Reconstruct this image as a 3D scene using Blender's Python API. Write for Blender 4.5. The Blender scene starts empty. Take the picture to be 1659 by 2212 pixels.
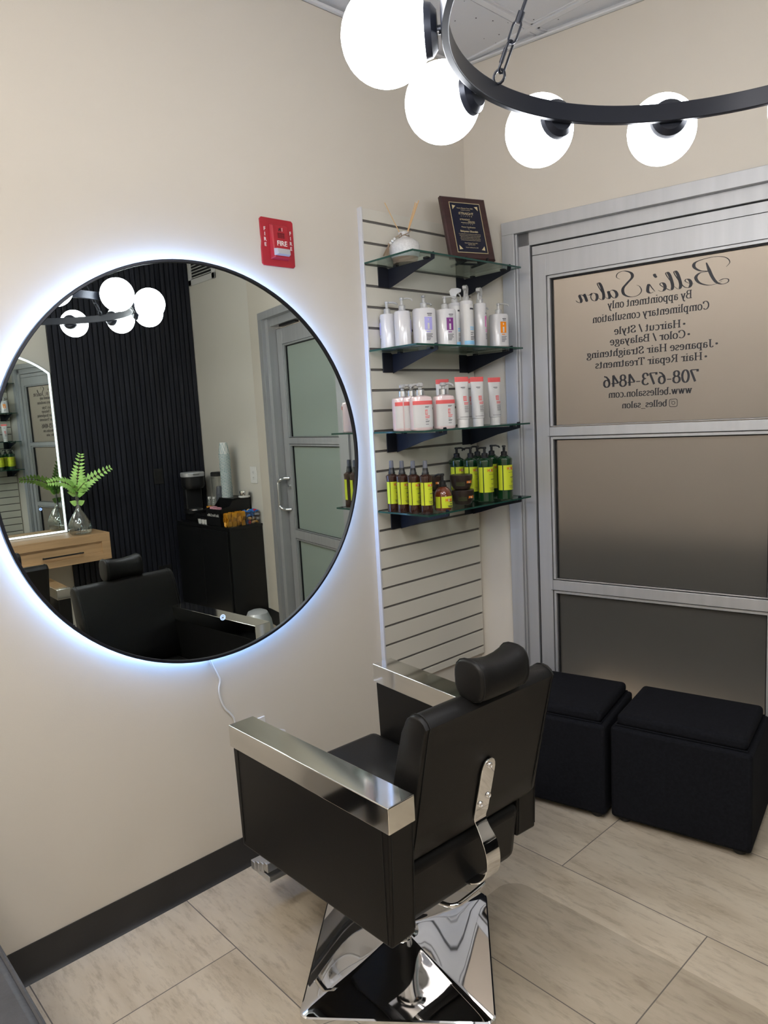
import bpy, bmesh, math, random
from mathutils import Matrix, Vector
PI = math.pi
random.seed(7)
sc = bpy.context.scene
COL = sc.collection

# ------------------------------------------------------------------ camera
FPX, CX, CY, CZ = 1553.451, 2.0375, -2.4341, 1.4937
AZ, PIT, ROL = math.radians(47.3388), math.radians(-7.5873), math.radians(-3.0786)
fw = Vector((-math.sin(AZ)*math.cos(PIT), math.cos(AZ)*math.cos(PIT), math.sin(PIT)))
rt = fw.cross(Vector((0, 0, 1))).normalized(); up = rt.cross(fw)
r2 = rt*math.cos(ROL)+up*math.sin(ROL); u2 = -rt*math.sin(ROL)+up*math.cos(ROL)
cam = bpy.data.cameras.new('camera'); camo = bpy.data.objects.new('camera', cam); COL.objects.link(camo)
cam.sensor_fit = 'VERTICAL'; cam.sensor_height = 36.0; cam.lens = FPX/2212*36.0; cam.clip_start = .01
camo.matrix_world = Matrix(((r2.x, u2.x, -fw.x, CX), (r2.y, u2.y, -fw.y, CY), (r2.z, u2.z, -fw.z, CZ), (0, 0, 0, 1)))
sc.camera = camo

# ------------------------------------------------------------------ world, exposure, light strengths
w = bpy.data.worlds.new('world'); sc.world = w; w.use_nodes = True
w.node_tree.nodes['Background'].inputs[0].default_value = (.6, .65, .7, 1)
w.node_tree.nodes['Background'].inputs[1].default_value = .05
sc.view_settings.view_transform = 'Standard'; sc.view_settings.look = 'None'
sc.view_settings.exposure = 0.68; sc.view_settings.gamma = 1.0; sc.view_settings.use_curve_mapping = False
GLOBE, HALO, HALLW, FILL = 13.5, 23.0, 19.0, 16.5
try:
    sc.cycles.use_denoising = True
    sc.cycles.max_bounces = 12; sc.cycles.glossy_bounces = 8; sc.cycles.transmission_bounces = 10
    sc.cycles.transparent_max_bounces = 12; sc.cycles.sample_clamp_indirect = 8; sc.cycles.caustics_reflective = False
    sc.cycles.caustics_refractive = False
except Exception: pass

# ------------------------------------------------------------------ materials
def mat(name, col, rough=.5, metal=0, spec=.5, trans=0, emit=0, ecol=None, ior=1.45, alpha=1, coat=0, bump=None, noise=None):
    m = bpy.data.materials.new(name); m.use_nodes = True; nt = m.node_tree; b = nt.nodes['Principled BSDF']
    I = b.inputs
    I['Base Color'].default_value = (*col, 1); I['Roughness'].default_value = rough; I['Metallic'].default_value = metal
    I['Specular IOR Level'].default_value = spec; I['Transmission Weight'].default_value = trans; I['IOR'].default_value = ior
    I['Coat Weight'].default_value = coat
    if emit: I['Emission Color'].default_value = (*(ecol or col), 1); I['Emission Strength'].default_value = emit
    tc = nt.nodes.new('ShaderNodeTexCoord')
    if noise:   # (scale, amount, stretch)
        sc_, amt, st = noise
        mp = nt.nodes.new('ShaderNodeMapping'); mp.inputs['Scale'].default_value = st
        n = nt.nodes.new('ShaderNodeTexNoise'); n.inputs['Scale'].default_value = sc_; n.inputs['Detail'].default_value = 6
        cr = nt.nodes.new('ShaderNodeValToRGB')
        cr.color_ramp.elements[0].position = .3; cr.color_ramp.elements[1].position = .7
        cr.color_ramp.elements[0].color = (*[c*(1-amt) for c in col], 1); cr.color_ramp.elements[1].color = (*[min(1, c*(1+amt)) for c in col], 1)
        nt.links.new(tc.outputs['Object'], mp.inputs[0]); nt.links.new(mp.outputs[0], n.inputs[0]); nt.links.new(n.outputs[0], cr.inputs[0]); nt.links.new(cr.outputs[0], I['Base Color'])
    if bump:    # (scale, strength, distance)
        n = nt.nodes.new('ShaderNodeTexNoise'); n.inputs['Scale'].default_value = bump[0]; n.inputs['Detail'].default_value = 4
        bp = nt.nodes.new('ShaderNodeBump'); bp.inputs['Strength'].default_value = bump[1]; bp.inputs['Distance'].default_value = bump[2]
        nt.links.new(tc.outputs['Object'], n.inputs[0]); nt.links.new(n.outputs[0], bp.inputs['Height']); nt.links.new(bp.outputs[0], I['Normal'])
    return m
M = {}
M['wall'] = mat('wall_paint', (.61, .56, .485), .62, bump=(260, .25, .0006), noise=(1.3, .025, (1, 1, 1)))
M['wall_grey'] = mat('wall_paint_pale', (.60, .57, .51), .62, bump=(260, .25, .0006), noise=(1.3, .02, (1, 1, 1)))
M['slat_white'] = mat('slatwall_laminate', (.60, .57, .50), .38, noise=(3, .02, (1, 1, 1)))
M['slot'] = mat('slot_grey', (.14, .13, .12), .6)
M['edge'] = mat('edge_trim', (.66, .66, .68), .35, metal=.2)
M['base'] = mat('rubber_base', (.022, .021, .021), .45, noise=(8, .15, (1, 1, 1)))
M['alu'] = mat('brushed_aluminium', (.47, .475, .49), .5, metal=.55, noise=(30, .05, (1, 1, .05)))
M['gasket'] = mat('black_gasket', (.008, .008, .01), .6)
M['chrome'] = mat('chrome', (.82, .82, .83), .035, metal=1)
M['chrome_cap'] = mat('polished_steel', (.72, .71, .68), .07, metal=1, noise=(4, .04, (1, 6, 6)))
M['satin'] = mat('satin_steel', (.62, .63, .65), .3, metal=1)
M['mirror'] = mat('silvered_glass', (.82, .88, .85), .0, metal=1)
M['vinyl'] = mat('black_vinyl', (.0072, .0066, .0064), .42, spec=.3, bump=(420, .3, .0006), noise=(3, .2, (1, 1, 1)))
M['vinyl2'] = mat('charcoal_vinyl', (.05, .05, .055), .45, spec=.5, bump=(60, .35, .003), noise=(6, .3, (1, 1, 1)))
M['stitch'] = mat('black_thread', (.006, .006, .006), .6)
M['fabric'] = mat('black_woven_fabric', (.008, .0085, .0115), .9, spec=.15, bump=(900, .5, .0006), noise=(120, .25, (1, 1, 1)))
M['black'] = mat('black_plastic', (.010, .010, .011), .4)
M['blackm'] = mat('black_metal', (.014, .015, .022), .38, metal=.3, noise=(10, .1, (1, 1, 1)))
M['lam'] = mat('black_laminate', (.008, .008, .0085), .3, noise=(3, .15, (1, 1, 1)))
M['slatblk'] = mat('black_slat_finish', (.017, .018, .025), .42, spec=.25, noise=(40, .35, (1, 1, .05)))
M['felt'] = mat('black_felt', (.003, .003, .004), .95)
M['white'] = mat('white_plastic', (.72, .71, .69), .35, noise=(5, .02, (1, 1, 1)))
M['pearl'] = mat('pearl_white_plastic', (.60, .59, .60), .22, spec=.6, coat=.4, noise=(6, .02, (1, 1, 1)))
M['clearp'] = mat('clear_pump_plastic', (.8, .8, .8), .12, trans=.55, ior=1.3)
M['ceil'] = mat('acoustic_tile', (.62, .62, .63), .9, bump=(180, .5, .002))
M['grid'] = mat('ceiling_grid_paint', (.66, .66, .67), .5)
M['wood'] = mat('maple_wood', (.50, .315, .165), .42, noise=(6, .16, (1, .35, 5)))
M['vent'] = mat('vent_paint', (.60, .59, .57), .5)
M['dark'] = mat('dark_recess', (.02, .02, .02), .8)
M['red'] = mat('red_alarm_plastic', (.40, .018, .03), .38, noise=(20, .06, (1, 1, 1)))
M['redd'] = mat('dark_red_grille', (.16, .008, .012), .5)
M['lens'] = mat('clear_strobe_lens', (.85, .85, .88), .08, trans=.5, ior=1.3)
M['letterw'] = mat('white_lettering', (.85, .80, .78), .5)
M['decal'] = mat('black_vinyl_lettering', (.012, .014, .022), .5)
M['ceramic'] = mat('speckled_ceramic', (.66, .65, .64), .3, noise=(160, .12, (1, 1, 1)))
M['clay'] = mat('bare_clay', (.42, .27, .20), .8)
M['reed'] = mat('reed_stick', (.62, .40, .20), .7)
M['twine'] = mat('twine', (.30, .22, .15), .9)
M['plaque'] = mat('cherry_plaque_wood', (.045, .018, .018), .35, noise=(8, .25, (1, 1, 6)))
M['plate'] = mat('navy_engraved_plate', (.008, .010, .028), .22, metal=.2)
M['gold'] = mat('gold_engraving', (.62, .52, .30), .4, metal=.3)
M['gcap'] = mat('grey_spray_cap', (.20, .21, .25), .15, trans=.3, ior=1.3)
M['brown'] = mat('brown_bottle', (.035, .012, .008), .12, spec=.6, coat=.3)
M['amber'] = mat('amber_bottle', (.13, .032, .012), .1, spec=.6, coat=.4)
M['green'] = mat('dark_green_bottle', (.006, .035, .012), .15, spec=.6, coat=.4)
M['lime'] = mat('lime_label', (.58, .66, .03), .45)
M['orange'] = mat('orange_print', (.66, .20, .03), .5)
M['orange2'] = mat('orange_square_print', (.86, .26, .01), .45)
M['lilac'] = mat('lilac_print', (.38, .36, .72), .45)
M['plum'] = mat('plum_print', (.18, .03, .20), .45)
M['pink'] = mat('pink_print', (.66, .16, .42), .45)
M['coral'] = mat('coral_print', (.74, .12, .12), .45)
M['skyb'] = mat('sky_blue_print', (.25, .52, .75), .45)
M['ink'] = mat('dark_ink', (.05, .05, .06), .6)
M['labelw'] = mat('white_label', (.62, .61, .60), .4)
M['pinkliq'] = mat('clear_pink_bottle', (.76, .60, .60), .1, spec=.6, coat=.5, noise=(5, .03, (1, 1, 1)))
M['jar'] = mat('brown_jar', (.028, .018, .014), .32, noise=(4, .1, (1, 1, 1)))
M['olive'] = mat('olive_print', (.06, .07, .02), .5)
M['leaf'] = mat('fern_leaf', (.38, .66, .17), .55, noise=(20, .2, (1, 1, 1)))
M['stem'] = mat('fern_stem', (.10, .07, .03), .6)
M['paper'] = mat('paper_cup', (.72, .72, .70), .6)
M['teal'] = mat('teal_print', (.05, .22, .25), .6)
M['yel'] = mat('gold_wrapper', (.72, .33, .02), .28, metal=.2)
M['blue'] = mat('blue_wrapper', (.03, .18, .55), .28, metal=.2)
M['redw'] = mat('red_wrapper', (.5, .02, .04), .28, metal=.2)
M['silverw'] = mat('silver_wrapper', (.6, .6, .62), .25, metal=.6)
M['cream'] = mat('tan_wrapper', (.68, .42, .18), .35)
M['button'] = mat('lit_touch_button', (.3, .45, 1), .4, emit=1.2, ecol=(.35, .5, 1))
M['ledframe'] = mat('lit_mirror_edge', (.9, .95, 1), .4, emit=1.3, ecol=(.80, .93, 1))
M['halo'] = mat('led_strip', (.6, .75, 1), .4, emit=HALO, ecol=(.27, .49, 1))
M['globe'] = mat('lit_opal_glass', (.9, .93, 1), .3, emit=GLOBE, ecol=(.93, .955, 1.0))
M['ring'] = mat('matt_black_ring', (.014, .016, .024), .35, metal=.4)
M['hall_light'] = mat('corridor_light_panel', (1, .9, .75), .4, emit=HALLW, ecol=(1, .93, .86))
M['fill_panel'] = mat('fill_panel_glow', (1, .97, .92), .4, emit=FILL, ecol=(1, .965, .91))  # glow of the fill panels added behind the camera
M['hall_wall'] = mat('corridor_wall', (.62, .56, .49), .7)
M['hall_floor'] = mat('corridor_floor', (.05, .048, .045), .6)
M['silverp'] = mat('silver_plastic', (.60, .61, .63), .35, metal=.4)
M['pinkpk'] = mat('pink_packet', (.75, .35, .42), .5)
M['labelo'] = mat('orange_bottle_label', (.75, .32, .03), .5)

def glass(name, col, rough=0.0, base=.03):
    """thin clear glass: transparent with a mirror-like sheen"""
    m = bpy.data.materials.new(name); m.use_nodes = True; nt = m.node_tree; nt.nodes.clear()
    o = nt.nodes.new('ShaderNodeOutputMaterial'); t = nt.nodes.new('ShaderNodeBsdfTransparent'); g = nt.nodes.new('ShaderNodeBsdfGlossy')
    mx = nt.nodes.new('ShaderNodeMixShader'); lw = nt.nodes.new('ShaderNodeLayerWeight'); lw.inputs[0].default_value = .5
    pw = nt.nodes.new('ShaderNodeMath'); pw.operation = 'POWER'; pw.inputs[1].default_value = 4; nt.links.new(lw.outputs['Facing'], pw.inputs[0])
    fr = nt.nodes.new('ShaderNodeMath'); fr.operation = 'MULTIPLY_ADD'; fr.inputs[1].default_value = .55; fr.inputs[2].default_value = base; nt.links.new(pw.outputs[0], fr.inputs[0])
    t.inputs[0].default_value = (*col, 1); g.inputs['Roughness'].default_value = rough; g.inputs[0].default_value = (.9, .95, .93, 1)
    nt.links.new(fr.outputs[0], mx.inputs[0]); nt.links.new(t.outputs[0], mx.inputs[1]); nt.links.new(g.outputs[0], mx.inputs[2]); nt.links.new(mx.outputs[0], o.inputs[0])
    return m
M['glass'] = glass('shelf_glass', (.86, .93, .90))
M['glassedge'] = mat('green_glass_edge', (.012, .06, .045), .15)
M['clear'] = glass('clear_glass', (.90, .91, .91), base=.10)
M['floorfilm'] = glass('clear_floor_film', (.955, .95, .945), .3, base=.02)
M['acryl'] = glass('clear_acrylic', (.96, .96, .96))

def frosted(name='frosted_glass', dc=(.105, .104, .096, 1), fac=.45):
    m = bpy.data.materials.new(name); m.use_nodes = True; nt = m.node_tree; b = nt.nodes['Principled BSDF']
    b.inputs['Base Color'].default_value = (.84, .83, .82, 1); b.inputs['Roughness'].default_value = .55
    b.inputs['Transmission Weight'].default_value = 1; b.inputs['IOR'].default_value = 1.12
    d = nt.nodes.new('ShaderNodeBsdfDiffuse'); d.inputs[0].default_value = dc
    mx = nt.nodes.new('ShaderNodeMixShader'); mx.inputs[0].default_value = fac
    n = nt.nodes.new('ShaderNodeTexNoise'); n.inputs['Scale'].default_value = 900
    tc = nt.nodes.new('ShaderNodeTexCoord'); bp = nt.nodes.new('ShaderNodeBump'); bp.inputs['Strength'].default_value = .15; bp.inputs['Distance'].default_value = .0005
    nt.links.new(tc.outputs['Object'], n.inputs[0]); nt.links.new(n.outputs[0], bp.inputs['Height']); nt.links.new(bp.outputs[0], d.inputs['Normal'])
    o = nt.nodes['Material Output']
    nt.links.new(b.outputs[0], mx.inputs[1]); nt.links.new(d.outputs[0], mx.inputs[2]); nt.links.new(mx.outputs[0], o.inputs[0])
    return m
M['frost'] = frosted(); M['frost2'] = frosted('frosted_door_glass', (.31, .375, .335, 1), .8)

def floor_cover():
    m = bpy.data.materials.new('travertine_tile'); m.use_nodes = True; nt = m.node_tree; b = nt.nodes['Principled BSDF']; L = nt.links.new
    tc = nt.nodes.new('ShaderNodeTexCoord')
    mp = nt.nodes.new('ShaderNodeMapping'); mp.inputs['Location'].default_value = (-(.313-.944*4), -(-.57-.472*8), 0)
    br = nt.nodes.new('ShaderNodeTexBrick'); br.inputs['Scale'].default_value = 1; br.inputs['Brick Width'].default_value = .944; br.inputs['Row Height'].default_value = .472
    br.inputs['Mortar Size'].default_value = .0017; br.inputs['Mortar Smooth'].default_value = .1; br.offset = .5
    br.inputs['Color1'].default_value = (0, 0, 0, 1); br.inputs['Color2'].default_value = (1, 1, 1, 1)
    L(tc.outputs['Object'], mp.inputs[0]); L(mp.outputs[0], br.inputs[0])
    mp2 = nt.nodes.new('ShaderNodeMapping'); mp2.inputs['Scale'].default_value = (1.3, 5, 1); L(tc.outputs['Object'], mp2.inputs[0])
    ad = nt.nodes.new('ShaderNodeVectorMath'); ad.operation = 'ADD'; L(mp2.outputs[0], ad.inputs[0])
    ml = nt.nodes.new('ShaderNodeVectorMath'); ml.operation = 'SCALE'; ml.inputs['Scale'].default_value = 11; L(br.outputs['Color'], ml.inputs[0]); L(ml.outputs[0], ad.inputs[1])
    n1 = nt.nodes.new('ShaderNodeTexNoise'); n1.inputs['Scale'].default_value = 2.0; n1.inputs['Detail'].default_value = 8; n1.inputs['Roughness'].default_value = .62; L(ad.outputs[0], n1.inputs[0])
    r1 = nt.nodes.new('ShaderNodeValToRGB'); e = r1.color_ramp.elements
    e[0].position = .28; e[0].color = (.47, .39, .29, 1); e[1].position = .72; e[1].color = (.66, .575, .455, 1)
    k = e.new(.5); k.color = (.59, .505, .39, 1)
    L(n1.outputs[0], r1.inputs[0])
    n2 = nt.nodes.new('ShaderNodeTexNoise'); n2.inputs['Scale'].default_value = 9; n2.inputs['Detail'].default_value = 10; n2.inputs['Roughness'].default_value = .7; L(ad.outputs[0], n2.inputs[0])
    r2_ = nt.nodes.new('ShaderNodeValToRGB'); r2_.color_ramp.elements[0].position = .33; r2_.color_ramp.elements[0].color = (.62, .59, .56, 1); r2_.color_ramp.elements[1].position = .5; r2_.color_ramp.elements[1].color = (1, 1, 1, 1); L(n2.outputs[0], r2_.inputs[0])
    mu = nt.nodes.new('ShaderNodeMixRGB'); mu.blend_type = 'MULTIPLY'; mu.inputs[0].default_value = .7; L(r1.outputs[0], mu.inputs[1]); L(r2_.outputs[0], mu.inputs[2])
    mo = nt.nodes.new('ShaderNodeMixRGB'); mo.inputs[2].default_value = (.17, .145, .13, 1); L(br.outputs['Fac'], mo.inputs[0]); L(mu.outputs[0], mo.inputs[1]); L(mo.outputs[0], b.inputs['Base Color'])
    b.inputs['Roughness'].default_value = .42; b.inputs['Specular IOR Level'].default_value = .35
    bp = nt.nodes.new('ShaderNodeBump'); bp.inputs['Strength'].default_value = .4; bp.inputs['Distance'].default_value = .001; bp.invert = True; L(br.outputs['Fac'], bp.inputs['Height']); L(bp.outputs[0], b.inputs['Normal'])
    return m
M['floor'] = floor_cover()

# ------------------------------------------------------------------ mesh builder
class B:
    def __init__(s, M_=None): s.v = []; s.f = []; s.M = M_ or Matrix.Identity(4)
    def add(s, vs, fs):
        n = len(s.v); s.v += [tuple(s.M @ Vector(v)) for v in vs]; s.f += [tuple(i+n for i in f) for f in fs]; return s
    def box(s, a, b):
        x0, y0, z0 = a; x1, y1, z1 = b
        return s.add([(x0, y0, z0), (x1, y0, z0), (x1, y1, z0), (x0, y1, z0), (x0, y0, z1), (x1, y0, z1), (x1, y1, z1), (x0, y1, z1)],
                     [(0, 3, 2, 1), (4, 5, 6, 7), (0, 1, 5, 4), (1, 2, 6, 5), (2, 3, 7, 6), (3, 0, 4, 7)])
    def hexa(s, p): return s.add(p, [(0, 3, 2, 1), (4, 5, 6, 7), (0, 1, 5, 4), (1, 2, 6, 5), (2, 3, 7, 6), (3, 0, 4, 7)])
    def lathe(s, prof, c=(0, 0, 0), seg=32, sx=1, sy=1, n=2.0, cap=True, a0=0):
        vs, fs = [], []
        for r, z in prof:
            for i in range(seg):
                a = a0+2*PI*i/seg; ca, sa = math.cos(a), math.sin(a)
                k = 1 if n == 2 else (abs(ca)**n+abs(sa)**n)**(-1/n)
                vs.append((c[0]+r*sx*ca*k, c[1]+r*sy*sa*k, c[2]+z))
        for j in range(len(prof)-1):
            for i in range(seg):
                fs.append((j*seg+i, j*seg+(i+1) % seg, (j+1)*seg+(i+1) % seg, (j+1)*seg+i))
        if cap:
            if prof[0][0] > 1e-6: fs.append(tuple(range(seg))[::-1])
            if prof[-1][0] > 1e-6: fs.append(tuple((len(prof)-1)*seg+i for i in range(seg)))
        return s.add(vs, fs)
    def tube(s, path, r, seg=10, closed=False, rr=None):
        P = [Vector(p) for p in path]; n = len(P); vs, fs = [], []
        prev = None
        for i in range(n):
            a = P[i-1] if (i > 0 or closed) else P[i]; b = P[(i+1) % n] if (i < n-1 or closed) else P[i]
            t = (b-a).normalized()
            if prev is None:
                q = Vector((0, 0, 1)) if abs(t.z) < .9 else Vector((1, 0, 0)); u = t.cross(q).normalized()
            else: u = (prev-t*prev.dot(t)).normalized()
            prev = u; w_ = t.cross(u); R = rr[i] if rr else r
            for k in range(seg):
                an = 2*PI*k/seg; vs.append(tuple(P[i]+(u*math.cos(an)+w_*math.sin(an))*R))
        for i in range(n if closed else n-1):
            j = (i+1) % n
            for k in range(seg): fs.append((i*seg+k, i*seg+(k+1) % seg, j*seg+(k+1) % seg, j*seg+k))
        if not closed: fs.append(tuple(range(seg))[::-1]); fs.append(tuple((n-1)*seg+k for k in range(seg)))
        return s.add(vs, fs)
    def cyl(s, a, b, r, seg=20): return s.tube([a, b], r, seg)
    def sphere(s, c, r, seg=24, rings=14, sx=1, sy=1, sz=1):
        prof = [(r*math.sin(PI*i/rings), -r*sz*math.cos(PI*i/rings)) for i in range(rings+1)]
        prof[0] = (r*.001, prof[0][1]); prof[-1] = (r*.001, prof[-1][1])
        return s.lathe(prof, c, seg, sx, sy)
    def sweep(s, path, prof_uv, side, closed=False):
        """sweep flat profile (u = along side vector, v = normal) along path"""
        P = [Vector(p) for p in path]; S = Vector(side).normalized(); n = len(P); vs, fs = [], []; m = len(prof_uv)
        for i in range(n):
            a = P[max(i-1, 0)]; b = P[min(i+1, n-1)]; t = (b-a).normalized(); nn = t.cross(S).normalized()
            for (u, v) in (prof_uv[i] if isinstance(prof_uv[0][0], (tuple, list)) else prof_uv): vs.append(tuple(P[i]+S*u+nn*v))
        m = len(vs)//n
        for i in range(n-1):
            for k in range(m): fs.append((i*m+k, i*m+(k+1) % m, (i+1)*m+(k+1) % m, (i+1)*m+k))
        fs.append(tuple(range(m))[::-1]); fs.append(tuple((n-1)*m+k for k in range(m)))
        return s.add(vs, fs)
    def prism(s, poly, z0, z1, fn=None):
        """poly of (a,b); extruded between z0, z1 ; fn maps (a,b,z)->xyz"""
        fn = fn or (lambda a, b, z: (a, b, z)); n = len(poly)
        vs = [fn(a, b, z0) for a, b in poly]+[fn(a, b, z1) for a, b in poly]
        fs = [tuple(range(n))[::-1], tuple(range(n, 2*n))]+[(i, (i+1) % n, n+(i+1) % n, n+i) for i in range(n)]
        return s.add(vs, fs)
    def patch(s, c, r, a0, a1, z0, z1, seg=8, sx=1, sy=1, n=2.0, th=.0006):
        """curved label standing off a bottle side"""
        vs, fs = [], []
        for rr in (r, r+th):
            for z in (z0, z1):
                for i in range(seg+1):
                    a = a0+(a1-a0)*i/seg; ca, sa = math.cos(a), math.sin(a); k = 1 if n == 2 else (abs(ca)**n+abs(sa)**n)**(-1/n)
                    vs.append((c[0]+rr*sx*ca*k, c[1]+rr*sy*sa*k, c[2]+z))
        q = seg+1
        for i in range(seg):
            fs += [(i, q+i, q+i+1, i+1), (2*q+i, 2*q+i+1, 3*q+i+1, 3*q+i), (i, i+1, 2*q+i+1, 2*q+i), (q+i, 3*q+i, 3*q+i+1, q+i+1)]
        fs += [(0, 2*q, 3*q, q), (seg, q+seg, 3*q+seg, 2*q+seg)]
        return s.add(vs, fs)
    def build(s, name, m, parent=None, bevel=0, segs=2, smooth=35, loc=None, subd=0):
        me = bpy.data.meshes.new(name); me.from_pydata(s.v, [], s.f); me.update()
        bm = bmesh.new(); bm.from_mesh(me); bmesh.ops.recalc_face_normals(bm, faces=bm.faces); bm.to_mesh(me); bm.free()
        me.materials.append(M[m] if isinstance(m, str) else m)
        o = bpy.data.objects.new(name, me); COL.objects.link(o)
        if bevel:
            md = o.modifiers.new('bevel', 'BEVEL'); md.width = bevel; md.segments = segs; md.limit_method = 'ANGLE'; md.angle_limit = .6
        if subd:
            md = o.modifiers.new('sub', 'SUBSURF'); md.levels = subd; md.render_levels = subd
        if smooth:
            for p in me.polygons: p.use_smooth = True
            try: me.set_sharp_from_angle(angle=math.radians(smooth))
            except Exception: pass
        if bevel and smooth:
            md = o.modifiers.new('wn', 'WEIGHTED_NORMAL'); md.keep_sharp = True
        if parent: o.parent = parent
        if loc: o.location = loc
        return o

def thing(name, label, cat, loc=(0, 0, 0), rz=0, group=None):
    o = bpy.data.objects.new(name, None); COL.objects.link(o); o.empty_display_size = .05
    o.location = loc; o.rotation_euler = (0, 0, rz); o['label'] = label; o['category'] = cat
    if group: o['group'] = group
    return o
def tag(o, label, cat, group=None):
    o['label'] = label; o['category'] = cat
    if group: o['group'] = group
    return o
def struct(b, name, m, **k):
    o = b.build(name, m, **k); o['kind'] = 'structure'; return o
def copy_tree(o, parent=None):
    c = o.copy(); COL.objects.link(c)
    if parent: c.parent = parent
    for ch in [x for x in o.children]: copy_tree(ch, c)
    return c
def dup(root, loc, rz=0, label=None, group=None):
    c = copy_tree(root); c.location = loc; c.rotation_euler = (0, 0, rz)
    if label: c['label'] = label
    if group: c['group'] = group
    return c
def arc(cx, cy, r, a0, a1, n=8, ry=None):
    return [(cx+r*math.cos(a0+(a1-a0)*i/n), cy+(ry or r)*math.sin(a0+(a1-a0)*i/n)) for i in range(n+1)]
def catmull(P, n=6):
    P = [Vector(p) for p in P]; out = []
    for i in range(len(P)-1):
        p0 = P[max(i-1, 0)]; p1 = P[i]; p2 = P[i+1]; p3 = P[min(i+2, len(P)-1)]
        for k in range(n):
            t = k/n; out.append(.5*((2*p1)+(-p0+p2)*t+(2*p0-5*p1+4*p2-p3)*t*t+(-p0+3*p1-3*p2+p3)*t**3))
    out.append(P[-1]); return out
def font_into(b, text, size, mtx, align='CENTER', extrude=.0003, space=1.0, bold=0):
    """sans lettering in the default font, laid into builder b by matrix mtx (text runs along local x, up along y)"""
    cu = bpy.data.curves.new('t', 'FONT'); cu.body = text; cu.size = size; cu.align_x = align; cu.extrude = extrude; cu.space_character = space; cu.offset = bold; cu.resolution_u = 3
    o = bpy.data.objects.new('t', cu); COL.objects.link(o)
    dg = bpy.context.evaluated_depsgraph_get(); dg.update(); me = bpy.data.meshes.new_from_object(o.evaluated_get(dg))
    vs = [tuple(mtx @ v.co) for v in me.vertices]; fs = [tuple(p.vertices) for p in me.polygons]
    b.add(vs, fs); bpy.data.objects.remove(o); bpy.data.curves.remove(cu); bpy.data.meshes.remove(me)

# ------------------------------------------------------------------ room geometry
H, W, YN = 2.90, 3.34, .49
A = math.radians(11.0467); cA, sA = math.cos(A), math.sin(A)
DW = Matrix(((cA, sA, 0, 0), (sA, -cA, 0, 0), (0, 0, 1, 0), (0, 0, 0, 1)))   # (along door wall, off it into the room, up)
TC = 2.555; XC = TC*cA; YC = TC*sA      # far corner of the door wall
YR = -3.6
fl = B().box((0, YR, -.05), (W, 1.0, 0)); struct(fl, 'floor', 'floor', smooth=0)
B().box((-.1, YR-.1, 0), (0, .12, H)).build('wall_left', 'wall', smooth=0)['kind'] = 'structure'
struct(B().box((W, YR-.1, 0), (W+.1, YN+.1, H)), 'wall_right', 'wall_grey', smooth=0)
struct(B().box((-.1, YR-.1, 0), (W+.1, YR, H)), 'wall_rear', 'wall', smooth=0)
struct(B().box((XC, YN, 0), (W, YN+.1, H)), 'wall_niche', 'wall_grey', smooth=0)
FT0, FT1, FZ = .1665, 2.372, 2.24
b = B(DW); b.box((-.02, -.12, 0), (FT0, 0, H)).box((FT1, -.12, 0), (TC+.02, 0, H)).box((FT0, -.12, FZ), (FT1, 0, H))
struct(b, 'wall_door', 'wall', smooth=0)
# ceiling with tees
b = B().box((-.1, YR-.1, H), (W+.1, 1.0, H+.08)); ce = struct(b, 'ceiling', 'ceil', smooth=0)
b = B(); x = .345-.61
for i in range(7): b.box((.345+.61*(i-1)-.012, YR, H-.006), (.345+.61*(i-1)+.012, 1.0, H))
for i in range(8): b.box((0, .0-.61*(i-1)-.012, H-.0065), (W, .0-.61*(i-1)+.012, H))
g = b.build('grid', 'grid', ce, smooth=0)
b = B()
for i in range(-1, 6):
    for j in range(-6, 2):
        x0 = .345+.61*i; y0 = .61*j
        for (p, q) in (((x0+.018, y0+.018), (x0+.592, y0+.026)), ((x0+.018, y0+.584), (x0+.592, y0+.592)), ((x0+.018, y0+.018), (x0+.026, y0+.592)), ((x0+.584, y0+.018), (x0+.592, y0+.592))):
            if q[0] < W and p[0] > 0: b.box((p[0], p[1], H-.004), (q[0], q[1], H-.0005))
b.build('tile_edge', 'ceil', ce, smooth=0)
rnd = random.Random(3); b = B()
for _ in range(420):
    x0 = rnd.uniform(.05, 1.6); y0 = rnd.uniform(-1.6, .3); r = rnd.uniform(.0008, .0025)
    b.box((x0-r, y0-r*rnd.uniform(.4, 1.5), H-.0006), (x0+r, y0+r, H))
b.build('pinholes', 'dark', ce, smooth=0)['kind'] = 'stuff'
b = B().box((0, YR, H-.02), (.018, .05, H-.012)).box((0, YR, H-.02), (.002, .05, H))
b.M = DW; b.box((0, 0, H-.02), (TC, .018, H-.014)).box((0, 0, H-.02), (TC, .002, H))
struct(b, 'trim_1', 'grid', smooth=0)
for i_, x_ in enumerate((.95, 2.17)):  # fill panels added out of view to even out the wall brightness
    t_ = thing('added_fill_panel', f'added fill light panel, out of view near the rear wall, {"left" if i_ == 0 else "right"} one of the pair', 'ceiling light', (x_, -3.05, H-.02), 0, 'added fill light panels near the rear wall')
    B().box((-.27, -.30, -.004), (.27, .30, .004)).build('diffuser', 'fill_panel', t_, smooth=0); B().box((-.30, -.33, .004), (.30, .33, .0125)).build('housing', 'white', t_, smooth=0)
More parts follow.
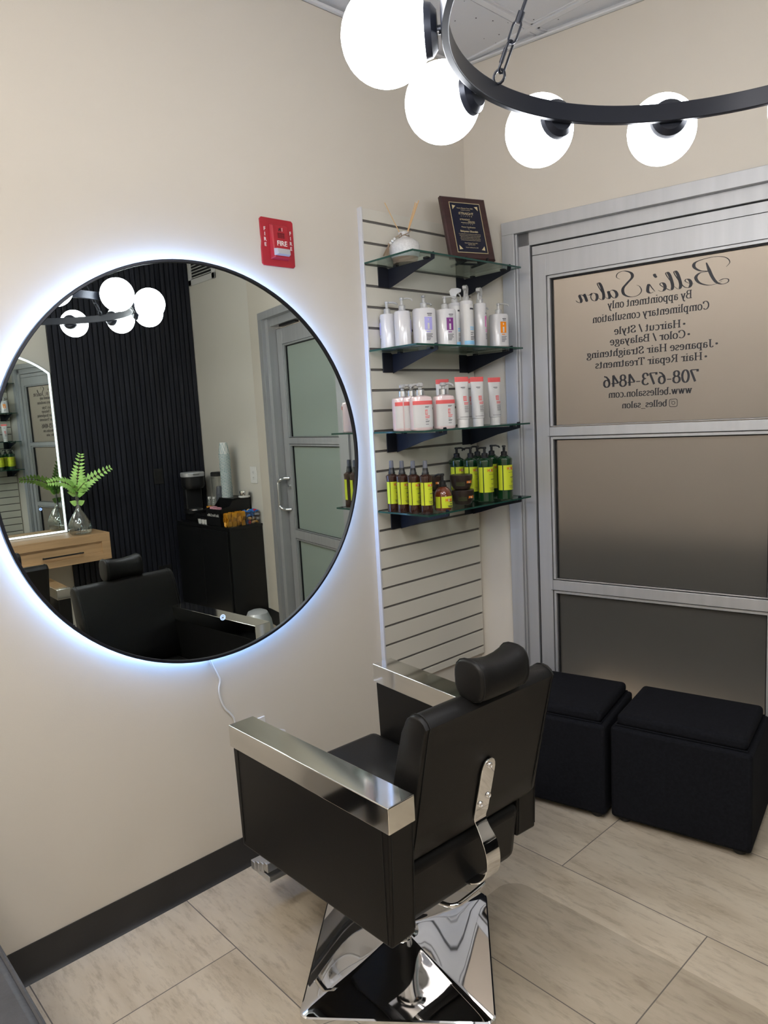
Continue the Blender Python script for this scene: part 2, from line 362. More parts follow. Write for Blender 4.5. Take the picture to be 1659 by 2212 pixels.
# baseboards (rubber cove)
def cove(b, p0, p1, nrm):
    p0, p1, n = Vector(p0), Vector(p1), Vector(nrm)
    prof = [(0, .1056), (.004, .1056), (.004, .02), (.007, .009), (.014, .002), (.016, 0), (0, 0)]
    vs = [tuple(p+n*u+Vector((0, 0, z))) for p in (p0, p1) for u, z in prof]; m = len(prof)
    b.add(vs, [tuple(range(m)), tuple(range(m, 2*m))]+[(i, (i+1) % m, m+(i+1) % m, m+i) for i in range(m)])
b = B(); cove(b, (0, YR, 0), (0, -.0, 0), (1, 0, 0)); struct(b, 'baseboard_left', 'base')
b = B(); n = Vector((sA, -cA, 0)); cove(b, (0, 0, 0), (FT0*cA, FT0*sA, 0), n); cove(b, (FT1*cA, FT1*sA, 0), (XC, YC, 0), n); struct(b, 'baseboard_door', 'base')
b = B(); cove(b, (XC, YN, 0), (W, YN, 0), (0, -1, 0)); struct(b, 'baseboard_niche', 'base')
b = B(); cove(b, (W, YR, 0), (W, -.66, 0), (-1, 0, 0)); struct(b, 'baseboard_right', 'base')
b = B(); cove(b, (0, YR, 0), (W, YR, 0), (0, 1, 0)); struct(b, 'baseboard_rear', 'base')

# ---- aluminium front: casing, fixed window panel, recessed door
b = B(DW); b.box((FT0, -.12, 0), (FT0+.055, .014, FZ-.05)).box((FT1-.062, -.13, 0), (FT1, .014, FZ-.05)).box((FT0, -.12, FZ-.05), (FT1, .014, FZ))
b.box((.2215, -.09, 0), (.2285, .002, 2.19)).box((1.215, -.13, 0), (1.325, -.004, 2.19))
b.box((.2285, -.09, 2.139), (1.215, -.012, 2.19)).box((1.325, -.13, 2.14), (2.31, -.03, 2.19))
b.box((.2285, -.09, 0), (.2765, -.012, 2.19)).box((2.262, -.09, 0), (2.31, -.012, 2.19))
struct(b, 'trim_2', 'alu', bevel=.0015, smooth=0)
struct(B(DW).box((.2765, -.088, 0), (.283, -.03, 2.138)).box((.2765, -.088, 2.1345), (1.215, -.03, 2.139)), 'trim_3', 'gasket', smooth=0)
def panel(t0, t1, g0, g1, off, rails, name, zt, zb=.02):
    root = B(DW).box((t0, off-.045, zb), (g0-.012, off, zt)).box((g1+.012, off-.045, zb), (t1, off, zt))\
        .box((g0-.012, off-.045, 2.0135), (g1+.012, off, zt)).box((g0-.012, off-.045, zb), (g1+.012, off, .17))
    for z0, z1 in rails: root.box((g0-.012, off-.045, z0+.014), (g1+.012, off+.001, z1-.004))
    root = struct(root, name, 'alu', bevel=.0012, smooth=0)
    bd = B(DW); gk = B(DW)
    zs = [(.17, rails[1][0]), (rails[1][1], rails[0][0]), (rails[0][1], 2.002)]
    for k, (z0, z1) in enumerate(zs):
        zz1 = z1+.0115 if k == 2 else z1+.0115
        # glazing beads and black gasket round each pane
        for a_, c_ in (((g0-.0105, z0), (g0, zz1)), ((g1, z0), (g1+.0105, zz1)), ((g0, z0-.0), (g1, z0+.002)), ((g0, z1), (g1, zz1))):
            bd.box((a_[0], off-.04, a_[1]), (c_[0], off-.004, c_[1]))
        for a_, c_ in (((g0, z0), (g0+.005, z1)), ((g1-.005, z0), (g1, z1)), ((g0, z0), (g1, z0+.003)), ((g0, z1-.005), (g1, z1))):
            gk.box((a_[0], off-.036, a_[1]), (c_[0], off-.018, c_[1]))
    bd.build('glazing_bead', 'alu', root, bevel=.0008, smooth=0); gk.build('gasket', 'gasket', root, smooth=0)
    for k, (z0, z1) in enumerate(zs):
        B(DW).box((g0-.004, off-.034, z0-.004), (g1+.004, off-.028, z1+.004)).build('pane', 'frost' if name == 'window_1' else 'frost2', root, smooth=0)
    # hairline joints between stiles and rails
    j = B(DW); j.box((g0-.014, off-.0005, 2.0125), (g1+.012, off+.0006, 2.0138)).box((g0-.0128, off-.0005, zb), (g0-.0118, off+.0006, 2.0125))
    for z0, z1 in rails: j.box((g0-.02, off-.0005, z0+.0128), (g1+.012, off+.0014, z0+.0142))
    j.box((t0, off-.0005, zt-.0004), (t1, off+.0006, zt+.0012)); j.build('joint', 'dark', root, smooth=0)
    return root
win = panel(.284, 1.215, .354, 1.147, -.018, [(1.362, 1.416), (.716, .776)], 'window_1', 2.098)
b = B(DW).box((.284, -.06, 2.0995), (1.215, -.018, 2.134)).box((.284, -.06, 0), (1.215, -.02, .02)); b.build('head_channel', 'alu', win, bevel=.001, smooth=0)
door = panel(1.33, 2.255, 1.42, 2.16, -.07, [(1.325, 1.385), (.665, .742)], 'door_1', 2.12, .008)
hb = B(DW); T0, O0 = 2.20, -.07
hp = [(T0, O0, 1.10), (T0, O0+.035, 1.10), (T0, O0+.055, 1.093), (T0, O0+.065, 1.075), (T0, O0+.067, 1.05), (T0, O0+.067, .93), (T0, O0+.065, .905), (T0, O0+.055, .887), (T0, O0+.035, .88), (T0, O0, .88)]
# offset pull: it leans sideways past its fixings
hp = [(t-.0+(.055 if 0 < i < 9 and 1.09 > z > .89 else (.03 if 0 < i < 9 else 0)), o, z) for i, (t, o, z) in enumerate(hp)]
hb.tube(catmull(hp, 4), .011, 12).build('pull_handle', 'satin', door)
hb = B(DW).cyl((T0, O0, 1.045), (T0, O0+.018, 1.045), .014).build('lock_cylinder', 'satin', door)
B(DW).box((1.9, -.075, 2.125), (2.15, -.045, 2.139)).build('door_closer', 'black', door, smooth=0)

# ---- corridor behind the frosted panes (only its lamp and floor matter)
b = B(DW); b.box((-.6, -1.75, -.02), (3.2, -1.65, H)); struct(b, 'wall_corridor', 'hall_wall', smooth=0)
b = B(DW); b.box((-.6, -1.65, -.012), (3.2, -1.60, .68)); struct(b, 'added_dark_band', 'hall_floor', smooth=0)  # unseen dark band added so the lower frosted panes turn darker
b = B(DW); b.box((-.6, -1.65, -.04), (3.2, -.12, -.012)); struct(b, 'floor_corridor', 'hall_floor', smooth=0)
b = B(DW); b.box((-.7, -1.75, H), (3.3, -.12, H+.06)); struct(b, 'ceiling_corridor', 'ceil', smooth=0)
b = B(DW); b.box((-.7, -1.75, 0), (-.6, -.12, H)).box((3.2, -1.75, 0), (3.3, -.12, H)); struct(b, 'wall_corridor_ends', 'hall_wall', smooth=0)
t_ = thing('corridor_ceiling_light', 'lit ceiling panel of the corridor glowing behind the frosted window', 'ceiling light', (1.2, 1.2, H-.03))
B(Matrix.Translation((-1.2, -1.2, -H+.03)) @ DW).box((-.3, -1.15, H-.03), (2.6, -.85, H-.02)).build('light_panel', 'hall_light', t_, smooth=0)
B(Matrix.Translation((-1.2, -1.2, -H+.03)) @ DW).box((-.32, -1.17, H-.02), (2.62, -.83, H-.0)).build('housing', 'white', t_, smooth=0)

# ------------------------------------------------------------------ lettering on the window (broad-nib serif alphabet drawn as strokes)
TH, TN = .140, .054
def el(cx, cy, rx, ry, a0, a1, n=14): return [(cx+rx*math.cos(math.radians(a0+(a1-a0)*i/n)), cy+ry*math.sin(math.radians(a0+(a1-a0)*i/n))) for i in range(n+1)]
def st(x, y0, y1, b_=1, t=1):
    L = [[(x, y0), (x, y1)]]
    if b_: L.append([(x-.13, y0+.018), (x+.13, y0+.018)])
    if t == 1: L.append([(x-.13, y1-.018), (x+.13, y1-.018)])
    if t == 2: L.append([(x-.14, y1-.03), (x, y1-.01)])
    return L
XH, CP, DS = .46, .68, -.2
GL = {}
GL['B'] = (.66, st(.16, 0, CP)+[[(.16, CP-.02), (.36, CP-.02)]+el(.36, .52, .16, .14, 90, -90)+[(.16, .38)], [(.36, .37)]+el(.38, .19, .2, .17, 90, -90)+[(.16, .02)]])
GL['C'] = (.68, [el(.37, .34, .29, .335, 48, 315, 24), [(.58, .48), (.58, .66)], ])
GL['H'] = (.80, st(.17, 0, CP)+st(.63, 0, CP)+[[(.17, .35), (.63, .35)]])
GL['J'] = (.5, st(.3, .12, CP, 0)+[el(.17, .12, .13, .12, 0, -170, 10)])
GL['R'] = (.72, st(.16, 0, CP)+[[(.16, CP-.02), (.38, CP-.02)]+el(.38, .51, .16, .15, 90, -90)+[(.16, .36)], [(.36, .35), (.58, .04), (.68, .02)]])
GL['S'] = (.56, [[(.45, .5)]+el(.28, .51, .17, .15, 20, 200, 12)+[(.28, .35)]+el(.28, .17, .19, .155, 60, -160, 12), [(.46, .48), (.46, .66)], [(.09, .02), (.09, .2)]])
GL['T'] = (.64, st(.32, 0, CP, 1, 0)+[[(.05, CP-.02), (.59, CP-.02)], [(.06, .52), (.06, CP)], [(.58, .52), (.58, CP)]])
GL['a'] = (.50, [el(.22, .34, .14, .105, 165, 0, 8)+[(.36, .34), (.36, .06), (.46, .03)], [(.36, .28)]+el(.21, .14, .13, .13, 80, 330, 12)])
GL['b'] = (.54, st(.13, .02, CP, 0, 2)+[el(.29, .22, .17, .23, 150, -150, 18)])
GL['c'] = (.46, [el(.26, .22, .19, .235, 50, 315, 18)])
GL['e'] = (.48, [[(.09, .25), (.41, .25)]+el(.25, .23, .17, .235, 5, 320, 20)])
GL['g'] = (.50, [el(.22, .31, .13, .145, 0, 360, 18), [(.31, .42), (.46, .45)], [(.13, .19), (.11, .09), (.36, .05)]+el(.24, -.07, .2, .105, 45, -225, 14)])
GL['h'] = (.58, st(.13, 0, CP, 1, 2)+[[(.13, .30)]+el(.29, .30, .14, .15, 150, 0, 8)+[(.43, 0)], [(.32, .018), (.54, .018)]])
GL['i'] = (.28, st(.14, 0, XH, 1, 2)+[[(.14, .585), (.14, .66)]])
GL['l'] = (.28, st(.14, 0, CP, 1, 2))
GL['m'] = (.86, st(.13, 0, XH, 1, 2)+[[(.13, .30)]+el(.28, .30, .14, .15, 150, 0, 8)+[(.42, 0)], [(.42, .30)]+el(.57, .30, .14, .15, 150, 0, 8)+[(.71, 0)], [(.33, .018), (.52, .018)], [(.61, .018), (.82, .018)]])
GL['n'] = (.58, st(.13, 0, XH, 1, 2)+[[(.13, .30)]+el(.29, .30, .14, .15, 150, 0, 8)+[(.43, 0)], [(.32, .018), (.54, .018)]])
GL['o'] = (.52, [el(.26, .225, .19, .235, 0, 360, 22)])
GL['p'] = (.56, st(.14, DS, XH, 1, 2)+[el(.30, .22, .17, .23, 150, -150, 18)])
GL['r'] = (.42, st(.13, 0, XH, 1, 2)+[[(.13, .28), (.2, .4), (.3, .44), (.36, .40)], [(.345, .36), (.345, .44)]])
GL['s'] = (.42, [[(.33, .36)]+el(.21, .345, .12, .11, 20, 200, 10)+[(.21, .23)]+el(.21, .115, .13, .11, 60, -160, 10)])
GL['t'] = (.36, [[(.15, .60), (.15, .1)]+el(.24, .1, .09, .095, 180, 330, 8), [(.03, XH-.02), (.31, XH-.02)]])
GL['u'] = (.58, [[(.13, XH), (.13, .15)]+el(.27, .15, .14, .145, 180, 330, 8)+[(.43, .2)], [(.43, XH), (.43, 0)], [(.03, XH-.018), (.13, XH-.018)], [(.33, XH-.018), (.43, XH-.018)], [(.43, .018), (.53, .018)]])
GL['w'] = (.74, [[(.1, XH), (.25, 0)], [(.25, 0), (.37, XH)], [(.37, XH), (.52, 0)], [(.52, 0), (.65, XH)], [(.0, XH-.018), (.2, XH-.018)], [(.27, XH-.018), (.46, XH-.018)], [(.57, XH-.018), (.73, XH-.018)]])
GL['y'] = (.52, [[(.1, XH), (.27, 0)], [(.43, XH), (.22, -.12), (.14, -.19), (.06, -.15)], [(.0, XH-.018), (.2, XH-.018)], [(.34, XH-.018), (.52, XH-.018)]])
GL['/'] = (.36, [[(.04, -.03), (.32, .70)]])
GL['.'] = (.26, [[(.13, -.005), (.13, .11)]])
GL['-'] = (.36, [[(.05, .22), (.31, .22)]])
GL['_'] = (.5, [[(0, -.13), (.5, -.13)]])
GL['*'] = (.5, [el(.22, .27, .055, .055, 0, 360, 14)])
GL['0'] = (.54, [el(.27, .33, .19, .345, 0, 360, 24)])
GL['3'] = (.52, [[(.08, .5)]+el(.24, .51, .15, .155, 150, -90, 12), [(.2, .36)]+el(.23, .18, .19, .18, 90, -150, 14)])
GL['4'] = (.54, [[(.37, 0), (.37, CP)], [(.37, CP), (.04, .2)], [(.04, .2), (.5, .2)]])
GL['6'] = (.54, [el(.27, .21, .18, .21, 0, 360, 20), [(.44, .65), (.28, .6), (.13, .42), (.09, .22)]])
GL['7'] = (.50, [[(.06, CP-.03), (.46, CP-.03)], [(.46, CP-.03), (.2, 0)], [(.06, .54), (.06, CP)]])
GL['8'] = (.52, [el(.26, .51, .15, .155, 0, 360, 18), el(.26, .18, .19, .19, 0, 360, 20)])
GL[' '] = (.26, [])
def ribbon(b, pts, wf, fn, th):
    """flat pen stroke of varying width, given a little thickness"""
    n = len(pts); L, R = [], []
    for i in range(n):
        a = pts[max(i-1, 0)]; c = pts[min(i+1, n-1)]; dx, dy = c[0]-a[0], c[1]-a[1]; l = math.hypot(dx, dy) or 1
        w_ = wf(dx/l, dy/l, i/(n-1))/2; L.append((pts[i][0]-dy/l*w_, pts[i][1]+dx/l*w_)); R.append((pts[i][0]+dy/l*w_, pts[i][1]-dx/l*w_))
    vs = [fn(*p, 0) for p in L]+[fn(*p, 0) for p in R]+[fn(*p, th) for p in L]+[fn(*p, th) for p in R]; fs = []
    for i in range(n-1):
        fs += [(i, i+1, n+i+1, n+i), (2*n+i, 3*n+i, 3*n+i+1, 2*n+i+1), (i, 2*n+i, 2*n+i+1, i+1), (n+i, n+i+1, 3*n+i+1, 3*n+i)]
    fs += [(0, n, 3*n, 2*n), (n-1, 3*n-1, 4*n-1, 2*n-1)]
    b.add(vs, fs)
def nib(dx, dy, t): return TN+(TH-TN)*abs(dy)**1.4
OFFP = -.018-.028
def textline(b, s, t0, t1, z, h, wscale=1):
    """t0 = where the line starts (it is read from outside, so it runs towards smaller t)"""
    wd = sum(GL[c][0] for c in s); k = (t0-t1)/wd; ks = h/CP; x = 0
    for c in s:
        for stt in GL[c][1]:
            if len(stt) < 2: continue
            fn = lambda a_, b_, q, x=x: (t0-(x+a_)*k, OFFP+.0004+q, z+b_*ks)
            # keep pen widths even after the horizontal fit
            ribbon(b, stt, nib, fn, .0005)
        x += GL[c][0]
lt = B(DW)
for s, t0, t1, z, h in (('By appointment only', .885, .578, 1.856, .0285), ('Complimentary consultation', .943, .517, 1.810, .0285), ('*Haircut / Style', .866, .602, 1.757, .0275),
                        ('*Color / Balayage', .882, .585, 1.7185, .0275), ('*Japanese Hair Straightening', .976, .492, 1.676, .0275), ('*Hair Repair Treatments', .940, .526, 1.634, .0275),
                        ('708-673-4846', .908, .555, 1.5585, .044), ('www.bellessalon.com', .886, .576, 1.5175, .0265), ('belles_salon', .798, .628, 1.4745, .0245)):
    textline(lt, s, t0, t1, z, h)
# little camera-in-a-square symbol
def fnw(a_, b_, q): return (.834-a_, OFFP+.0004+q, 1.470+b_)
cor = []
for (cx_, cy_, s0) in ((.023, .023, 0), (.007, .023, 90), (.007, .007, 180), (.023, .007, 270)): cor += el(cx_, cy_, .006, .006, s0, s0+90, 4)
ribbon(lt, [(p[0]-.001, p[1]) for p in cor+[cor[0]]], lambda *a_: .0022, fnw, .0005)
ribbon(lt, el(.014, .015, .0058, .0058, 0, 360, 16), lambda *a_: .002, fnw, .0005); ribbon(lt, el(.021, .0225, .0008, .0008, 0, 360, 8), lambda *a_: .0014, fnw, .0005)
lo = lt.build('lettering', 'decal', win, smooth=0); lo['label'] = 'black serif lettering, reversed because it is read from outside'
# flourished script heading
SCR = [  # strokes in units of x (0..~9.6) and y (baseline 0, x-height 1, capitals ~2.9)
    # B stem with foot swash, then bowls
    [(1.75, 2.55), (1.55, 1.7), (1.3, .8), (1.0, .15), (.6, -.12), (.22, .02), (.2, .34), (.5, .46), (.85, .3)],
    [(.35, 1.75), (.1, 2.2), (.35, 2.75), (1.0, 3.05), (1.9, 3.0), (2.55, 2.75), (2.62, 2.25), (2.2, 1.75), (1.62, 1.55), (2.2, 1.5), (2.5, 1.05), (2.25, .4), (1.65, .0), (1.05, .0), (.62, .22)],
    [(2.62, .35), (3.0, .52), (3.28, .82), (3.2, 1.02), (2.98, .9), (2.85, .5), (2.92, .12), (3.12, .02), (3.4, .25), (3.75, 1.0), (4.05, 1.75), (4.12, 2.08), (3.98, 2.1), (3.8, 1.6), (3.62, .6), (3.66, .1), (3.84, .05), (4.1, .4)],
    [(4.1, .4), (4.35, 1.0), (4.66, 1.75), (4.73, 2.08), (4.58, 2.1), (4.4, 1.6), (4.22, .6), (4.26, .1), (4.44, .05), (4.72, .3), (5.0, .58), (5.18, .86), (5.08, 1.02), (4.88, .88), (4.78, .45), (4.88, .1), (5.1, .02), (5.32, .22)],
    [(5.62, 2.2), (5.56, 1.95), (5.44, 1.72)],
    [(5.55, .1), (5.8, .6), (6.02, 1.08), (6.12, .6), (6.1, .2), (5.9, .0), (5.66, .1)],
    [(8.35, 2.2), (8.62, 2.5), (8.5, 2.95), (8.0, 3.1), (7.45, 2.75), (7.35, 2.2), (7.75, 1.6), (8.1, 1.0), (8.02, .3), (7.5, -.12), (6.9, -.05), (6.62, .4), (6.75, .95), (7.0, 1.2)],
    [(9.2, .85), (9.0, 1.02), (8.72, .8), (8.6, .35), (8.74, .02), (9.0, .18), (9.3, .95), (9.2, .3), (9.3, .02), (9.55, .25)],
    [(9.55, .25), (9.85, .95), (10.15, 1.75), (10.22, 2.1), (10.06, 2.1), (9.88, 1.6), (9.7, .6), (9.75, .08), (9.92, .05), (10.15, .3)],
    [(10.6, 1.0), (10.32, .8), (10.25, .35), (10.4, .0), (10.68, .15), (10.8, .6), (10.66, .98), (10.9, .8), (11.1, .85)],
    [(11.2, 1.02), (11.32, .95), (11.2, .4), (11.12, .02)], [(11.15, .3), (11.45, .85), (11.7, 1.0), (11.75, .8), (11.62, .3), (11.7, .02), (11.95, .15), (12.1, .38)]]
sb = B(DW); kx = (1.013-.452)/12.1; kz = .0305
for S_ in SCR:
    P_ = [(v.x, v.y) for v in catmull([(p[0], p[1], 0) for p in S_], 7)]
    fn = lambda a_, b_, q: (1.013-a_*kx, OFFP+.0004+q, 1.893+b_*kz)
    ribbon(sb, P_, lambda dx, dy, t: (.055+(.19 if dy < 0 else .03)*abs(dy)**1.5)*(.35+.65*min(1, 8*t, 8*(1-t))), fn, .0005)
sb.build('script_heading', 'decal', win, smooth=0)

# ------------------------------------------------------------------ slatwall panel
YL, YRt, SZ0, SZ1 = -.607, -.0, .415, 2.245
t = thing('slatwall_panel', 'pale grooved slatwall display panel fixed in the corner beside the frosted window', 'slatwall panel', (0, -.3, .42))
off = Matrix.Translation((0, .3, -.42))
b = B(off); z0 = 2.2001; b.box((0, YL, SZ0), (.011, YRt-.006, SZ1))
zs = [SZ1]+[z0-.0762*k for k in range(24)]
prev = SZ1
for k in range(24):
    zc = z0-.0762*k; b.box((.013, YL+.0035, zc+.0045), (.019, YRt-.006, prev)); prev = zc-.0045
b.box((.013, YL+.0035, SZ0), (.019, YRt-.006, prev)); b.build('board', 'slat_white', t, bevel=.0008, smooth=0)
B(off).box((.0108, YL+.004, SZ0+.01), (.0131, YRt-.007, SZ1-.01)).build('groove_liner', 'slot', t, smooth=0)
B(off).box((0, YL-.004, SZ0-.002), (.0205, YL+.0035, SZ1+.002)).build('edge_trim', 'edge', t, bevel=.001, smooth=0)
# ------------------------------------------------------------------ glass shelves + brackets
SH = [(2.052, .268), (1.738, .267), (1.436, .292), (1.136, .288)]
nm = ['top', 'second', 'third', 'bottom']; onit = ['plaque and reed diffuser', 'white pump and spray bottles', 'pink shampoos and white tubes', 'lime-labelled bottles']
for k, (z, xf) in enumerate(SH):
    t = thing('glass_shelf', f'{nm[k]} glass shelf on the slatwall, under the {onit[k]}', 'glass shelf', (.15, -.3, z))
    b = B(Matrix.Translation((-.15, .3, -z))); b.box((.0215, YL+.0025, z-.006), (xf-.0025, YRt+.003, z)).build('pane', 'glass', t, smooth=0)
    b = B(Matrix.Translation((-.15, .3, -z))); e = .0024
    b.box((xf-e, YL, z-.006), (xf, YRt+.006, z)).box((.0215, YL, z-.006), (xf-e, YL+e, z)).box((.0215, YRt+.006-e, z-.006), (xf-e, YRt+.006, z))
    b.build('polished_edge', 'glassedge', t, smooth=0)
    for j, y in enumerate((-.49, -.05)):
        s_ = 'left' if j == 0 else 'right'
        t = thing('shelf_bracket', f'black shelf bracket holding the {s_} end of the {nm[k]} glass shelf', 'shelf bracket', (.02, y, z-.07), group=None)
        zf = z-.0065; T_ = Matrix.Translation((-.02, -y, -(z-.07)))
        bl = B(T_); xe = xf-.022
        poly = [(.022, zf-.006), (xe-.004, zf-.006), (xe-.001, zf+.012), (xe+.012, zf+.013), (xe+.016, zf+.004), (xe+.014, zf-.012), (.17, zf-.036), (.06, zf-.068), (.022, zf-.078)]
        bl.prism(poly, y-.0016, y+.0016, lambda a_, b_, q: (a_, q, b_)); bl.build('arm', 'blackm', t, bevel=.0006, smooth=0)
        B(T_).box((.0195, y-.052, zf-.075), (.0235, y-.0016, zf-.004)).box((.014, y-.05, zf-.004), (.0235, y-.006, zf-.001)).build('hook_plate', 'blackm', t, bevel=.001, smooth=0)
        B(T_).box((xe-.03, y-.012, zf-.007), (xe-.012, y+.006, zf-.0006)).build('rubber_pad', 'black', t, smooth=0); B(T_).box((.06, y-.01, zf-.007), (.075, y+.006, zf-.0006)).build('rubber_pad', 'black', t, smooth=0)

# ------------------------------------------------------------------ round back-lit mirror
MY, MZ, MR = -1.3157, 1.3714, .6124
t = thing('round_mirror', 'large round black-framed mirror glowing with a blue-white halo on the beige wall', 'mirror', (.0, MY, MZ))
RX = Matrix(((0, 0, 1, 0), (0, 1, 0, 0), (-1, 0, 0, 0), (0, 0, 0, 1)))   # lathe axis -> +x
B(RX).lathe([(MR-.006, .026), (MR-.006, .0300), (0.001, .0300)], seg=128).build('mirror_glass', 'mirror', t, smooth=0)
B(RX).lathe([(MR-.0075, .020), (MR-.0075, .0355), (MR-.006, .037), (MR, .037), (MR+.0015, .0355), (MR+.0015, .020)], seg=128, cap=False).add([], []).build('frame', 'blackm', t)
B(RX).lathe([(MR-.075, .0205), (MR+.0015, .0205), (MR+.0015, .0235), (MR-.075, .0235)], seg=96, cap=False).build('back_tray', 'blackm', t)
B(RX).lathe([(.599, .001), (.599, .020), (.57, .020), (.57, .001)], seg=96, cap=False).build('back_box', 'white', t)
B(RX).lathe([(.600, .009), (.604, .009), (.604, .0195), (.600, .0195), (.600, .009)], seg=96, cap=False).build('led_strip', 'halo', t)
def button(root, px, c, s=1, ax=1):
    b = B()
    ring = [(px, c[0]+.0085*s*math.cos(2*PI*i/24), c[1]+.0085*s*math.sin(2*PI*i/24)) for i in range(24)]
    b.tube(ring, .0011*s, 6, closed=True)
    r_ = [(px, c[0]+.005*s*math.cos(a_), c[1]+.005*s*math.sin(a_)) for a_ in [math.radians(125+290*i/14) for i in range(15)]]
    b.tube(r_, .0008*s, 5); b.tube([(px, c[0], c[1]+.006*s), (px, c[0], c[1]+.001*s)], .0008*s, 5)
    o = b.build('touch_button', 'button', root); return o
button(t, .0302, (.007, .884-MZ))
pts = [(.005, -1.36, .80), (.005, -1.352, .746), (.005, -1.332, .695), (.005, -1.324, .672), (.005, -1.331, .645), (.005, -1.328, .61), (.005, -1.316, .575), (.005, -1.296, .548), (.005, -1.284, .520), (.006, -1.285, .46), (.01, -1.26, .41),
       (.02, -1.22, .39), (.02, -1.16, .40), (.018, -1.12, .412), (.02, -1.10, .425), (.022, -1.13, .44), (.03, -1.165, .445), (.03, -1.19, .445)]
t = thing('power_cord', 'thin white power cord hanging from the round mirror down to the wall outlet', 'cord', (0, -1.28, .4))
B(Matrix.Translation((0, 1.28, -.4))).tube(catmull(pts, 5), .0032, 8).build('cable', 'white', t)
B(Matrix.Translation((0, 1.28, -.4))).box((.009, -1.215, .425), (.04, -1.185, .465)).build('plug', 'white', t, bevel=.004)
def outlet(name, label, face, mtx, w_=.07, h_=.115, m='white', two=False):
    t = thing(name, label, 'wall outlet', mtx.to_translation())
    R = mtx.copy(); R.translation = (0, 0, 0); b = B(R); b.box((-w_/2, -h_/2, 0), (w_/2, h_/2, .006)).build('cover_plate', m, t, bevel=.002)
    d = 'dark' if m == 'white' else 'blackm'; b = B(R); c = B(R)
    for cy in (.02, -.02):
        for cx in ((-.0,) if not two else (0,)):
            b.box((cx-.016, cy-.014, .006), (cx+.016, cy+.014, .0075)); 
            c.box((cx-.008, cy-.004, .0075), (cx-.006, cy+.006, .008)); c.box((cx+.005, cy-.004, .0075), (cx+.007, cy+.005, .008)); c.box((cx-.002, cy-.011, .0075), (cx+.002, cy-.008, .008))
    b.build('socket_face', m, t, bevel=.0015); c.build('slots', 'dark', t, smooth=0)
    return t
Mx = Matrix(((0, 0, 1, 0), (1, 0, 0, -1.201), (0, 1, 0, .4415), (0, 0, 0, 1)))
outlet('wall_outlet', 'white wall outlet low on the beige wall below the round mirror', None, Mx)

# ------------------------------------------------------------------ fire alarm
AY0, AY1, AZ0, AZ1 = -1.040, -.909, 2.005, 2.157
yc, zc = (AY0+AY1)/2, (AZ0+AZ1)/2
t = thing('fire_alarm', 'red fire alarm horn and strobe on the wall above the round mirror', 'fire alarm', (0, yc, zc))
fy = lambda a_, b_, q: (q, a_, b_)
hw, hh = (AY1-AY0)/2, (AZ1-AZ0)/2
poly = [(-hw+.006, -hh), (hw-.006, -hh), (hw, -hh+.006), (hw, hh-.006), (hw-.006, hh), (-hw+.006, hh), (-hw, hh-.006), (-hw+.001, .02), (-hw+.003, .0), (-hw, -.02), (-hw, -hh+.006)]
B().prism(poly, 0, .006, fy).build('back_plate', 'red', t, bevel=.001, smooth=0)
B().hexa([(.006, -.033, -.056), (.006, .038, -.056), (.006, .038, .058), (.006, -.033, .058), (.024, -.026, -.050), (.024, .034, -.050), (.018, .034, .052), (.018, -.026, .052)]).build('horn_body', 'red', t, bevel=.002, smooth=0)
# inner body front is a tilted plane ~ x = .03
fx = lambda z: .024-.006*(z+.050)/.102
g = B()
for i in range(5): g.box((fx(.02)-.001, -.009, .012+.0035*i), (fx(.02)+.0012, .018, .0142+.0035*i))
for i in range(3): g.box((fx(.02)-.001, -.0045+.009*i-.0006, .011), (fx(.02)+.001, -.0045+.009*i+.0006, .0285))
g.build('sound_grille', 'redd', t, smooth=0)
B().hexa([(.020, -.028, -.046), (.020, .032, -.046), (.020, .034, -.022), (.020, -.028, -.022), (.037, -.022, -.042), (.037, .028, -.042), (.034, .028, -.024), (.034, -.022, -.024)]).build('strobe_lens', 'lens', t, bevel=.002, smooth=0)
B().box((.025, -.012, -.038), (.030, .020, -.028)).build('reflector', 'silverw', t, bevel=.001, smooth=0)
g = B(); RY = Matrix(((0, 0, 1, 0), (1, 0, 0, 0), (0, 1, 0, 0), (0, 0, 0, 1)))
font_into(g, 'FIRE', .0225, Matrix.Translation((fx(-.008)+.0012, .005, -.013)) @ RY, bold=.0003); g.build('lettering', 'letterw', t, smooth=0)
for yy in (-.050, .0525):
    g = B()
    for i, ch in enumerate('FIRE'): font_into(g, ch, .0165, Matrix.Translation((.0066, yy, .034-.0165*i-(.0 if yy < 0 else .004))) @ RY, bold=.0002)
    g.build('lettering', 'letterw', t, smooth=0)
g = B(); g.box((fx(.04), .0098, .034), (fx(.04)+.001, .0112, .045)); g.build('door_mark', 'letterw', t, smooth=0)
g = B(); X_ = fx(.04)+.0006   # small running figure
for a_, c_ in (((.002, .043), (.004, .0455)), ((-.002, .0375), (.004, .0425)), ((-.0045, .034), (-.001, .0375)), ((.002, .0335), (.0045, .0375)), ((-.005, .040), (-.002, .0415)), ((.004, .0385), (.007, .0398))): g.box((X_-.001, a_[0], a_[1]), (X_, c_[0], c_[1]))
g.build('running_figure', 'dark', t, smooth=0)

